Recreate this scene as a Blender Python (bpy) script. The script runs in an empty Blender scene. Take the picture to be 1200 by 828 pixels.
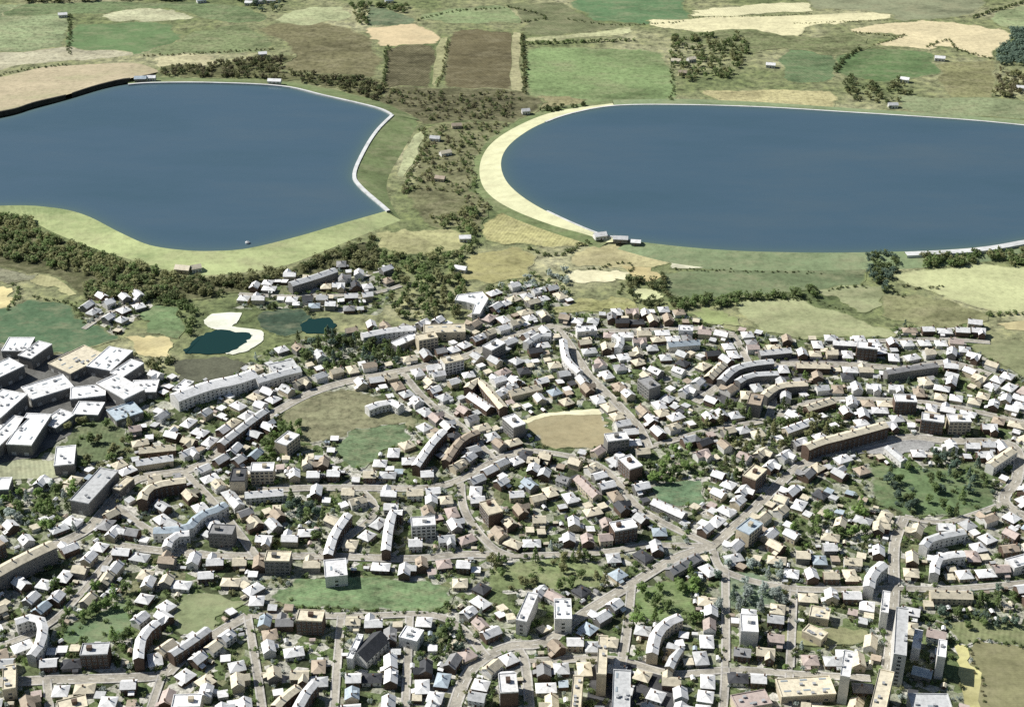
import bpy, math, random
import numpy as np
from mathutils import Vector, Matrix
from mathutils.geometry import delaunay_2d_cdt

random.seed(7)
rng = np.random.default_rng(11)
R = math.radians
S = bpy.context.scene
COL = S.collection
PI = math.pi

# ------------------------------------------------------------------ camera
H = 650.0
DEP = R(30.0)
FPX = 414.0 / math.tan(R(13.0))          # focal length in pixels of the 1200 x 828 frame
FW = np.array([0, math.cos(DEP), -math.sin(DEP)])
UP = np.array([0, math.sin(DEP), math.cos(DEP)])


def at(px, py, z=0.0):
    """ground point seen at a pixel of the photograph, at height z"""
    u, v = (px - 600.0) / FPX, (414.0 - py) / FPX
    d = FW + np.array([u, 0, 0]) + v * UP
    t = (z - H) / d[2]
    return (d[0] * t, d[1] * t, z)


def px_of(x, y, z=0.0):
    p = np.array([x, y, z - H])
    k = FPX / p.dot(FW)
    return 600 + p[0] * k, 414 - p.dot(UP) * k


cam = bpy.data.cameras.new('camera')
co = bpy.data.objects.new('camera', cam)
COL.objects.link(co)
co.location = (0, 0, H)
co.rotation_euler = (PI / 2 - DEP, 0, 0)
cam.sensor_fit = 'HORIZONTAL'
cam.sensor_width = 36
cam.lens = 18.0 / (600.0 / FPX)
cam.clip_start = 1
cam.clip_end = 30000
S.camera = co

# ------------------------------------------------------------------ light
EL, AZ = R(43), R(-70)                    # sun stands beyond the scene, towards the left
sd = Vector((math.sin(AZ) * math.cos(EL), math.cos(AZ) * math.cos(EL), math.sin(EL)))
w = bpy.data.worlds.new('World')
S.world = w
w.use_nodes = True
nt = w.node_tree
bg = nt.nodes['Background']
sky = nt.nodes.new('ShaderNodeTexSky')
sky.sky_type = 'NISHITA'
sky.sun_disc = False
sky.sun_elevation = EL
sky.sun_rotation = AZ
nt.links.new(sky.outputs[0], bg.inputs[0])
bg.inputs[1].default_value = 0.05
sl = bpy.data.lights.new('sun', 'SUN')
sl.energy = 4.8
sl.angle = R(0.5)
sl.color = (1, 0.97, 0.91)
so = bpy.data.objects.new('sun', sl)
COL.objects.link(so)
so.rotation_euler = sd.to_track_quat('Z', 'Y').to_euler()
so.location = (0, 0, 900)
S.view_settings.view_transform = 'Standard'
S.view_settings.look = 'None'
S.view_settings.exposure = 0.3
S.view_settings.gamma = 1.0
S.view_settings.use_curve_mapping = False

# ------------------------------------------------------------------ materials
def lin(c):
    c = c / 255.0
    return c / 12.92 if c <= 0.04045 else ((c + 0.055) / 1.055) ** 2.4


def rgb(r, g, b, k=0.86, ds=0.2):
    c = [lin(x) * k for x in (r, g, b)]
    y = 0.25 * c[0] + 0.65 * c[1] + 0.1 * c[2]
    return tuple(min(0.8, (x * (1 - ds) + y * ds * 1.1 + 0.004) * t_) for x, t_ in zip(c, (1.0, 1.03, 0.97)))


def mat_base(name, rough=0.9, spec=0.2):
    m = bpy.data.materials.new(name)
    m.use_nodes = True
    b = m.node_tree.nodes['Principled BSDF']
    b.inputs['Roughness'].default_value = rough
    b.inputs['Specular IOR Level'].default_value = spec
    return m, m.node_tree, b


def N(t, typ, **kw):
    n = t.nodes.new(typ)
    for k, v in kw.items():
        if k in n.inputs:
            n.inputs[k].default_value = v
        else:
            setattr(n, k, v)
    return n


def noise(t, vec, scale, detail=4, rough=0.6):
    n = N(t, 'ShaderNodeTexNoise')
    n.inputs['Scale'].default_value = scale
    n.inputs['Detail'].default_value = detail
    n.inputs['Roughness'].default_value = rough
    t.links.new(vec, n.inputs['Vector'])
    return n.outputs['Fac']


def ramp(t, fac, stops, interp='LINEAR'):
    n = t.nodes.new('ShaderNodeValToRGB')
    cr = n.color_ramp
    cr.interpolation = interp
    while len(cr.elements) < len(stops):
        cr.elements.new(0.5)
    for e, (p, c) in zip(cr.elements, stops):
        e.position = p
        e.color = (*c, 1)
    t.links.new(fac, n.inputs[0])
    return n.outputs[0]


def mixc(t, fac, a, b, mode='MIX'):
    n = t.nodes.new('ShaderNodeMix')
    n.data_type = 'RGBA'
    n.blend_type = mode
    for sock, v in ((n.inputs[0], fac), (n.inputs[6], a), (n.inputs[7], b)):
        if hasattr(v, 'links'):
            t.links.new(v, sock)
        elif isinstance(v, tuple):
            sock.default_value = (*v, 1)
        else:
            sock.default_value = v
    return n.outputs[2]


def coords(t, kind='Object'):
    return t.nodes.new('ShaderNodeTexCoord').outputs[kind]


def mathn(t, op, a, b=None):
    n = t.nodes.new('ShaderNodeMath')
    n.operation = op
    for s, v in zip(n.inputs, (a, b)):
        if v is None:
            continue
        if hasattr(v, 'links'):
            t.links.new(v, s)
        else:
            s.default_value = v
    return n.outputs[0]


def scale_c(c, k):
    return tuple(min(0.88, x * k) for x in c)


def field_mat(name, c, var=0.25, rows=0.0, rot=0.0, other=None, fine=0.5, patch=0.012):
    """a field: base colour, broad patches of another tone, fine speckle and optional crop rows"""
    m, t, b = mat_base(name, 0.95, 0.1)
    v = coords(t)
    tan_ = tuple(x * 0.62 + y * 0.38 for x, y in zip(c, (0.36, 0.33, 0.21)))
    other = other or scale_c(c, 1 - var * 1.5)
    mp = N(t, 'ShaderNodeMapping')
    mp.inputs['Rotation'].default_value = (0, 0, rot)
    mp.inputs['Scale'].default_value = (1, 1.9, 1)
    mp.inputs['Location'].default_value = (rot * 137.0, rot * 61.0, 0)
    t.links.new(v, mp.inputs[0])
    big = noise(t, mp.outputs[0], patch, 6, 0.68)
    col = ramp(t, big, [(0.36, other), (0.5, c), (0.64, scale_c(c, 1 + var))])
    hue = noise(t, mp.outputs[0], patch * 2.3, 5, 0.7)
    col = mixc(t, ramp(t, hue, [(0.47, (0, 0, 0)), (0.66, (0.9, 0.9, 0.9))]), col, tan_)
    f1 = noise(t, v, 0.16, 5, 0.78)
    sp = ramp(t, f1, [(0.3, (1 - fine,) * 3), (0.5, (1, 1, 1)), (0.7, (1 + 0.6 * fine,) * 3)])
    col = mixc(t, 1.0, col, sp, 'MULTIPLY')
    if rows:
        wv = N(t, 'ShaderNodeTexWave')
        wv.inputs['Scale'].default_value = 0.09
        wv.inputs['Distortion'].default_value = 1.2
        wv.inputs['Detail'].default_value = 2
        t.links.new(mp.outputs[0], wv.inputs['Vector'])
        rr = ramp(t, wv.outputs['Fac'], [(0.2, (1 - rows,) * 3), (0.8, (1, 1, 1))])
        col = mixc(t, 1.0, col, rr, 'MULTIPLY')
    t.links.new(col, b.inputs['Base Color'])
    return m


def surf_mat(name, c, var=0.15, scale=0.6, rough=0.85, spec=0.25, rnd=0.12, stain=None):
    """roofs, walls, paint: mottled by weather, each object a little lighter or darker"""
    m, t, b = mat_base(name, rough, spec)
    v = coords(t)
    oi = t.nodes.new('ShaderNodeObjectInfo')
    vv = t.nodes.new('ShaderNodeVectorMath')
    vv.operation = 'ADD'
    t.links.new(v, vv.inputs[0])
    t.links.new(oi.outputs['Location'], vv.inputs[1])
    n1 = noise(t, vv.outputs[0], scale, 5, 0.7)
    st = stain or scale_c(c, 1 - var * 2)
    col = ramp(t, n1, [(0.3, st), (0.52, c), (0.75, scale_c(c, 1 + var))])
    k = mathn(t, 'ADD', mathn(t, 'MULTIPLY', oi.outputs['Random'], 2 * rnd), 1 - rnd)
    hsv = t.nodes.new('ShaderNodeHueSaturation')
    t.links.new(k, hsv.inputs['Value'])
    t.links.new(col, hsv.inputs['Color'])
    t.links.new(hsv.outputs[0], b.inputs['Base Color'])
    return m


M = {}
# roofs and walls
ROOFS = {
    'white': (0.80, 0.80, 0.79), 'pale grey': (0.55, 0.56, 0.56), 'cream': (0.66, 0.60, 0.46),
    'tan': (0.42, 0.35, 0.27), 'grey': (0.30, 0.30, 0.30), 'dark slate': (0.075, 0.078, 0.085),
    'blue-grey': (0.42, 0.49, 0.54), 'pinkish': (0.48, 0.40, 0.36),
}
WALLS = {'white': (0.66, 0.65, 0.62), 'cream': (0.50, 0.44, 0.33), 'brick': (0.12, 0.085, 0.065), 'grey': (0.2, 0.195, 0.185)}
for k, c in ROOFS.items():
    M['roof ' + k] = surf_mat('roof_' + k, c, 0.16, 0.35, 0.8, 0.25)
for k, c in WALLS.items():
    M['wall ' + k] = surf_mat('wall_' + k, c, 0.12, 0.3, 0.9, 0.15)
M['glass'], t_, b_ = mat_base('window_glass', 0.15, 0.5)
b_.inputs['Base Color'].default_value = (0.02, 0.025, 0.03, 1)
M['frame'] = surf_mat('white_frame', (0.45, 0.45, 0.43), 0.05)
M['door'] = surf_mat('door_paint', (0.16, 0.08, 0.06), 0.1)
M['chimney'] = surf_mat('chimney_brick', (0.22, 0.14, 0.1), 0.2, 1.5)
M['metal'] = surf_mat('grey_metal', (0.4, 0.41, 0.42), 0.1)
M['rooflight'], t_, b_ = mat_base('rooflight', 0.3, 0.5)
b_.inputs['Base Color'].default_value = (0.32, 0.37, 0.4, 1)
M['concrete'] = surf_mat('concrete', (0.62, 0.63, 0.62), 0.15, 0.08, rnd=0)
M['shadestone'] = surf_mat('stone_painted_shade', (0.06, 0.058, 0.048), 0.3, 0.2, rnd=0)  # shade of the bank face put into the stone colour
M['bark'] = surf_mat('bark', (0.1, 0.075, 0.05), 0.3, 2.0)


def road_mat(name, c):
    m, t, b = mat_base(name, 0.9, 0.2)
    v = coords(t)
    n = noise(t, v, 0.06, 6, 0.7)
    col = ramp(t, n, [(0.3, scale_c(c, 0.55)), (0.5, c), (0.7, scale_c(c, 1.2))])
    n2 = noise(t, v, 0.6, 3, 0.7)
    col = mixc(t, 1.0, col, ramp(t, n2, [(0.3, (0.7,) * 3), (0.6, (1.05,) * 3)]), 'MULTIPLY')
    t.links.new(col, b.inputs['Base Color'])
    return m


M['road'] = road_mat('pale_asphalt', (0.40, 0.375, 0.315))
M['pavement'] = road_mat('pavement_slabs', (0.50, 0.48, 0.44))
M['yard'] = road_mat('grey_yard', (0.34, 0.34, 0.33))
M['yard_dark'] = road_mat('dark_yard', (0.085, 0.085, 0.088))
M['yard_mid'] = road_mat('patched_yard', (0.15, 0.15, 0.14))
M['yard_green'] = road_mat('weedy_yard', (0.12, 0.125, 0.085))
M['paint'] = surf_mat('road_paint', (0.78, 0.78, 0.75), 0.1, rnd=0)


def leaf_mat(name, c, var=0.35):
    m, t, b = mat_base(name, 0.75, 0.2)
    oi = t.nodes.new('ShaderNodeObjectInfo')
    v = coords(t, 'Object')
    n = noise(t, v, 0.35, 3, 0.7)
    col = ramp(t, n, [(0.3, scale_c(c, 1 - var)), (0.5, c), (0.72, scale_c(c, 1 + var))])
    hsv = t.nodes.new('ShaderNodeHueSaturation')
    t.links.new(col, hsv.inputs['Color'])
    t.links.new(mathn(t, 'ADD', mathn(t, 'MULTIPLY', oi.outputs['Random'], 0.5), 0.75), hsv.inputs['Value'])
    t.links.new(hsv.outputs[0], b.inputs['Base Color'])
    pass
    tr = t.nodes.new('ShaderNodeBsdfTranslucent')
    t.links.new(hsv.outputs[0], tr.inputs[0])
    mx = t.nodes.new('ShaderNodeMixShader')
    mx.inputs[0].default_value = 0.45
    out = t.nodes['Material Output']
    t.links.new(b.outputs[0], mx.inputs[1])
    t.links.new(tr.outputs[0], mx.inputs[2])
    t.links.new(mx.outputs[0], out.inputs[0])
    return m


LEAF = {
    'dark green': leaf_mat('leaf_dark', (0.15, 0.19, 0.08)),
    'mid green': leaf_mat('leaf_mid', (0.19, 0.26, 0.10)),
    'bright green': leaf_mat('leaf_bright', (0.25, 0.36, 0.12)),
    'olive': leaf_mat('leaf_olive', (0.28, 0.29, 0.14)),
    'silvery': leaf_mat('leaf_silver', (0.44, 0.50, 0.46)),
    'blue-green': leaf_mat('leaf_bluegreen', (0.16, 0.225, 0.17)),
    'brown': leaf_mat('leaf_brown', (0.22, 0.205, 0.12)),
}
LIGHTNAMES = {'dark green': 'dark green', 'mid green': 'mid-green', 'bright green': 'bright green', 'olive': 'olive', 'silvery': 'silvery', 'blue-green': 'bluish-green', 'brown': 'brownish'}

# water
M['water'], t_, b_ = mat_base('reservoir_water', 0.12, 0.4)
v_ = coords(t_)
mp_ = N(t_, 'ShaderNodeMapping')
mp_.inputs['Rotation'].default_value = (0, 0, 0.5)
mp_.inputs['Scale'].default_value = (1, 3.2, 1)
t_.links.new(v_, mp_.inputs[0])
n_ = noise(t_, mp_.outputs[0], 0.0028, 6, 0.62)
deep = ramp(t_, n_, [(0.3, (0.050, 0.098, 0.130)), (0.5, (0.060, 0.108, 0.148)), (0.72, (0.076, 0.118, 0.148))])
ea_ = t_.nodes.new('ShaderNodeAttribute')
ea_.attribute_name = 'edge'
shal = ramp(t_, ea_.outputs['Fac'], [(0.0, (0.085, 0.135, 0.13)), (0.35, (0.07, 0.12, 0.14)), (1.0, (0.06, 0.108, 0.148))])
t_.links.new(mixc(t_, ramp(t_, ea_.outputs['Fac'], [(0.0, (0, 0, 0)), (1.0, (1, 1, 1))]), shal, deep), b_.inputs['Base Color'])
t_.links.new(mathn(t_, 'ADD', mathn(t_, 'MULTIPLY', noise(t_, mp_.outputs[0], 0.006, 5, 0.6), 0.5), -0.08), b_.inputs['Roughness'])
bp = t_.nodes.new('ShaderNodeBump')
bp.inputs['Strength'].default_value = 0.3
bp.inputs['Distance'].default_value = 0.3
t_.links.new(noise(t_, mp_.outputs[0], 0.12, 5, 0.65), bp.inputs['Height'])
t_.links.new(bp.outputs[0], b_.inputs['Normal'])
M['pond'], t_, b_ = mat_base('pond_water', 0.1, 0.4)
b_.inputs['Base Color'].default_value = (0.008, 0.036, 0.030, 1)

# ground
def open_ground_col(t, v):
    base = ramp(t, noise(t, v, 0.006, 7, 0.62), [(0.3, (0.09, 0.12, 0.055)), (0.43, (0.17, 0.20, 0.095)), (0.55, (0.24, 0.25, 0.14)), (0.68, (0.40, 0.39, 0.25))])
    sp = ramp(t, noise(t, v, 0.09, 5, 0.75), [(0.34, (0.35,) * 3), (0.5, (1,) * 3), (0.66, (1.6, 1.55, 1.4))])
    return mixc(t, 1.0, base, sp, 'MULTIPLY')


def town_ground_col(t, v):
    vo = N(t, 'ShaderNodeTexVoronoi')
    vo.inputs['Scale'].default_value = 0.14
    t.links.new(v, vo.inputs['Vector'])
    sepn = t.nodes.new('ShaderNodeSeparateColor')
    t.links.new(vo.outputs['Color'], sepn.inputs[0])
    plots = ramp(t, sepn.outputs[0], [(0.0, (0.045, 0.055, 0.03)), (0.2, (0.12, 0.16, 0.07)), (0.48, (0.2, 0.2, 0.12)), (0.6, (0.38, 0.37, 0.32)), (0.82, (0.58, 0.56, 0.51))], 'CONSTANT')
    big = noise(t, v, 0.02, 4, 0.6)
    plots = mixc(t, ramp(t, big, [(0.4, (0.05,) * 3), (0.66, (0.7,) * 3)]), plots, (0.16, 0.195, 0.09))
    sp = ramp(t, noise(t, v, 0.35, 5, 0.8), [(0.33, (0.3,) * 3), (0.5, (0.95,) * 3), (0.68, (1.55,) * 3)])
    return mixc(t, 1.0, plots, sp, 'MULTIPLY')


for nm_, f_, k_ in (('open_ground', open_ground_col, 'ground'), ('town_gardens', town_ground_col, 'town')):
    m_, t_, b_ = mat_base(nm_, 0.95, 0.1)
    t_.links.new(f_(t_, coords(t_)), b_.inputs['Base Color'])
    M[k_] = m_


def blend_edge(m, ground):
    """let a sheet's own colour give way to the surrounding ground's along its ragged margin (attribute edge: 0 on the outline, 1 inside)"""
    t = m.node_tree
    b = t.nodes['Principled BSDF']
    src = b.inputs['Base Color'].links[0].from_socket
    v = coords(t)
    at_ = t.nodes.new('ShaderNodeAttribute')
    at_.attribute_name = 'edge'
    k = mathn(t, 'ADD', at_.outputs['Fac'], mathn(t, 'MULTIPLY', mathn(t, 'SUBTRACT', noise(t, v, 0.12, 5, 0.75), 0.5), 1.6))
    f = ramp(t, k, [(0.06, (0, 0, 0)), (0.4, (1, 1, 1))])
    t.links.new(mixc(t, f, ground(t, v), src), b.inputs['Base Color'])



# ------------------------------------------------------------------ mesh builder
class MB:
    def __init__(self):
        self.v, self.f, self.m = [], [], []

    def face(self, pts, mi=0):
        n = len(self.v)
        self.v += [tuple(p) for p in pts]
        self.f.append(tuple(range(n, n + len(pts))))
        self.m.append(mi)

    def box(self, x0, x1, y0, y1, z0, z1, mi=0, bottom=False):
        n = len(self.v)
        self.v += [(x0, y0, z0), (x1, y0, z0), (x1, y1, z0), (x0, y1, z0), (x0, y0, z1), (x1, y0, z1), (x1, y1, z1), (x0, y1, z1)]
        fs = [(0, 1, 5, 4), (1, 2, 6, 5), (2, 3, 7, 6), (3, 0, 4, 7), (4, 5, 6, 7)]
        if bottom:
            fs.append((3, 2, 1, 0))
        for f in fs:
            self.f.append(tuple(n + i for i in f))
            self.m.append(mi)

    def mesh(self, name, mats):
        me = bpy.data.meshes.new(name)
        me.from_pydata(self.v, [], self.f)
        for m in mats:
            me.materials.append(m)
        if len(mats) > 1:
            me.polygons.foreach_set('material_index', self.m)
        me.update()
        return me


def link(name, data, parent=None, loc=None, mats=None):
    o = bpy.data.objects.new(name, data)
    COL.objects.link(o)
    if parent:
        o.parent = parent
    if loc:
        o.location = loc
    if mats:
        for i, m in enumerate(mats):
            if m is not None and i < len(o.material_slots):
                o.material_slots[i].link = 'OBJECT'
                o.material_slots[i].material = m
    return o


def tag(o, label=None, cat=None, group=None, kind=None):
    if label:
        o['label'] = label
    if cat:
        o['category'] = cat
    if group:
        o['group'] = group
    if kind:
        o['kind'] = kind
    return o


def smooth(pts, n=6, closed=False):
    P = [np.array(p, float) for p in pts]
    k = len(P)
    out = []
    rngi = range(k) if closed else range(k - 1)
    for i in rngi:
        if closed:
            p0, p1, p2, p3 = P[(i - 1) % k], P[i], P[(i + 1) % k], P[(i + 2) % k]
        else:
            p0, p1, p2, p3 = P[max(i - 1, 0)], P[i], P[i + 1], P[min(i + 2, k - 1)]
        for j in range(n):
            s = j / n
            out.append(0.5 * ((2 * p1) + (p2 - p0) * s + (2 * p0 - 5 * p1 + 4 * p2 - p3) * s * s + (3 * p1 - p0 - 3 * p2 + p3) * s ** 3))
    if not closed:
        out.append(P[-1])
    return out


def resample(pts, n):
    P = np.array(pts, float)
    d = np.r_[0, np.cumsum(np.linalg.norm(np.diff(P, axis=0), axis=1))]
    s = np.linspace(0, d[-1], n)
    return np.stack([np.interp(s, d, P[:, i]) for i in range(P.shape[1])], 1)


def in_poly(x, y, poly):
    c = False
    n = len(poly)
    j = n - 1
    for i in range(n):
        xi, yi, xj, yj = poly[i][0], poly[i][1], poly[j][0], poly[j][1]
        if (yi > y) != (yj > y) and x < (xj - xi) * (y - yi) / (yj - yi) + xi:
            c = not c
        j = i
    return c


def poly_area(P):
    return 0.5 * abs(sum(P[i - 1][0] * P[i][1] - P[i][0] * P[i - 1][1] for i in range(len(P))))


def margin_mesh(name, P, z, width):
    """flat sheet with a float attribute edge that rises from 0 on the outline to 1 at width metres inside it"""
    P = np.array(P, float)
    if sum(P[i - 1][0] * P[i][1] - P[i][0] * P[i - 1][1] for i in range(len(P))) < 0:
        P = P[::-1]
    k = len(P)
    c0, c1 = P.min(0), P.max(0)
    stp = max(width * 0.7, math.sqrt((c1 - c0).prod() / 2200.0))
    A, B = P, np.roll(P, -1, 0)
    D = B - A
    L2 = np.maximum((D ** 2).sum(1), 1e-9)

    def dist(p):
        t = np.clip(((p - A) * D).sum(1) / L2, 0, 1)
        return np.sqrt((((A + D * t[:, None]) - p) ** 2).sum(1).min())

    inner = []
    for x in np.arange(c0[0] + stp / 2, c1[0], stp):
        for y in np.arange(c0[1] + stp / 2, c1[1], stp):
            if in_poly(x, y, P) and dist(np.array((x, y))) > stp * 0.35:
                inner.append((x, y))
    off = P.mean(0)
    vs = [Vector((p[0] - off[0], p[1] - off[1])) for p in list(P) + inner]
    ov, oe, of, _a, _b, _c = delaunay_2d_cdt(vs, [], [list(range(k))], 1, 1e-4)
    pts = [(v.x + off[0], v.y + off[1]) for v in ov]
    fs = []
    for f in of:
        a, b, c = (np.array(pts[i]) for i in f[:3])
        fs.append(tuple(f) if (b - a)[0] * (c - a)[1] - (b - a)[1] * (c - a)[0] > 0 else tuple(f)[::-1])
    me = bpy.data.meshes.new(name)
    me.from_pydata([(*p, z) for p in pts], [], fs)
    at_ = me.attributes.new('edge', 'FLOAT', 'POINT')
    at_.data.foreach_set('value', [float(min(1.0, dist(np.array(p)) / width)) for p in pts])
    me.update()
    return me


ZS = [0.03]
NOBUILD = []        # ground polygons that carry no houses


def sheet(name, pxs, material, label, cat, z=None, rough_edge=1.2, sm=9, nobuild=True, soft=None):
    if z is None:
        ZS[0] += 0.006
        z = ZS[0]
    g = [at(x, y, z) for x, y in pxs]
    if sm:
        q = smooth([(p[0], p[1]) for p in g], sm, True)
        # keep corners: pull the smoothed outline half way back to the straight edges
        lin_ = []
        k = len(g)
        for i in range(k):
            a, b = np.array(g[i][:2]), np.array(g[(i + 1) % k][:2])
            for j in range(sm):
                lin_.append(a + (b - a) * j / sm)
        far = max(1.0, np.hypot(*np.mean([p[:2] for p in g], axis=0)) / 900.0)
        per_ = sum(np.hypot(g[i][0] - g[i - 1][0], g[i][1] - g[i - 1][1]) for i in range(len(g)))
        far = min(far, 0.16 * poly_area(g) / per_)
        m_ = len(q)
        jit = rng.normal(0, rough_edge * far * 1.6, (m_, 2))
        jit = jit * 0.6 + np.roll(jit, 1, 0) * 0.5 + np.roll(jit, 2, 0) * 0.3
        q = [0.5 * a + 0.5 * b + w_ for a, b, w_ in zip(q, lin_, jit)]
        P = [(p[0], p[1]) for p in q]
    else:
        P = [(p[0], p[1]) for p in g]
    mb = MB()
    A = sum(P[i - 1][0] * P[i][1] - P[i][0] * P[i - 1][1] for i in range(len(P)))
    if A < 0:
        P = P[::-1]
    if soft:
        per_ = np.linalg.norm(np.roll(np.array(P), -1, 0) - np.array(P), axis=1).sum()
        far_ = max(1.0, np.hypot(*np.mean(P, axis=0)) / 900.0)
        me = margin_mesh(name, P, z, min(8.0 * far_, 0.35 * poly_area(P) / per_))
        me.materials.append(material)
        blend_edge(material, town_ground_col if soft == 'town' else open_ground_col)
    else:
        mb.face([(x, y, z) for x, y in P])
        me = mb.mesh(name, [material])
    o = link(name, me)
    tag(o, label, cat, kind='structure')
    if nobuild:
        NOBUILD.append(P)
    return o


# ------------------------------------------------------------------ setting: ground
mb = MB()
mb.face([(-9000, -3000, 0), (9000, -3000, 0), (9000, 16000, 0), (-9000, 16000, 0)])
tag(link('ground', mb.mesh('ground', [M['ground']])), 'open olive and straw coloured ground stretching under fields and town', 'ground', kind='structure')

TOWN = [(-60, 400), (60, 412), (150, 424), (200, 440), (290, 425), (340, 400), (430, 385), (560, 378), (575, 345), (640, 330), (690, 368), (800, 365), (830, 378), (900, 392), (1000, 398), (1040, 384), (1150, 380), (1165, 430), (1260, 445), (1260, 880), (-60, 880)]
CLUST1 = [(92, 390), (100, 356), (130, 348), (172, 345), (180, 362), (135, 394)]
CLUST2 = [(272, 362), (296, 336), (345, 325), (400, 312), (458, 318), (460, 352), (430, 368), (350, 362)]
sheet('town_ground', TOWN, M['town'], 'mottled gardens and paved yards under the whole town', 'ground', nobuild=False)
sheet('town_ground', CLUST1, M['town'], 'grey yards of the small estate beside the dark green meadow', 'ground', nobuild=False)
sheet('town_ground', CLUST2, M['town'], 'grey yards of the estate under the wood by the left reservoir', 'ground', nobuild=False)

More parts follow.
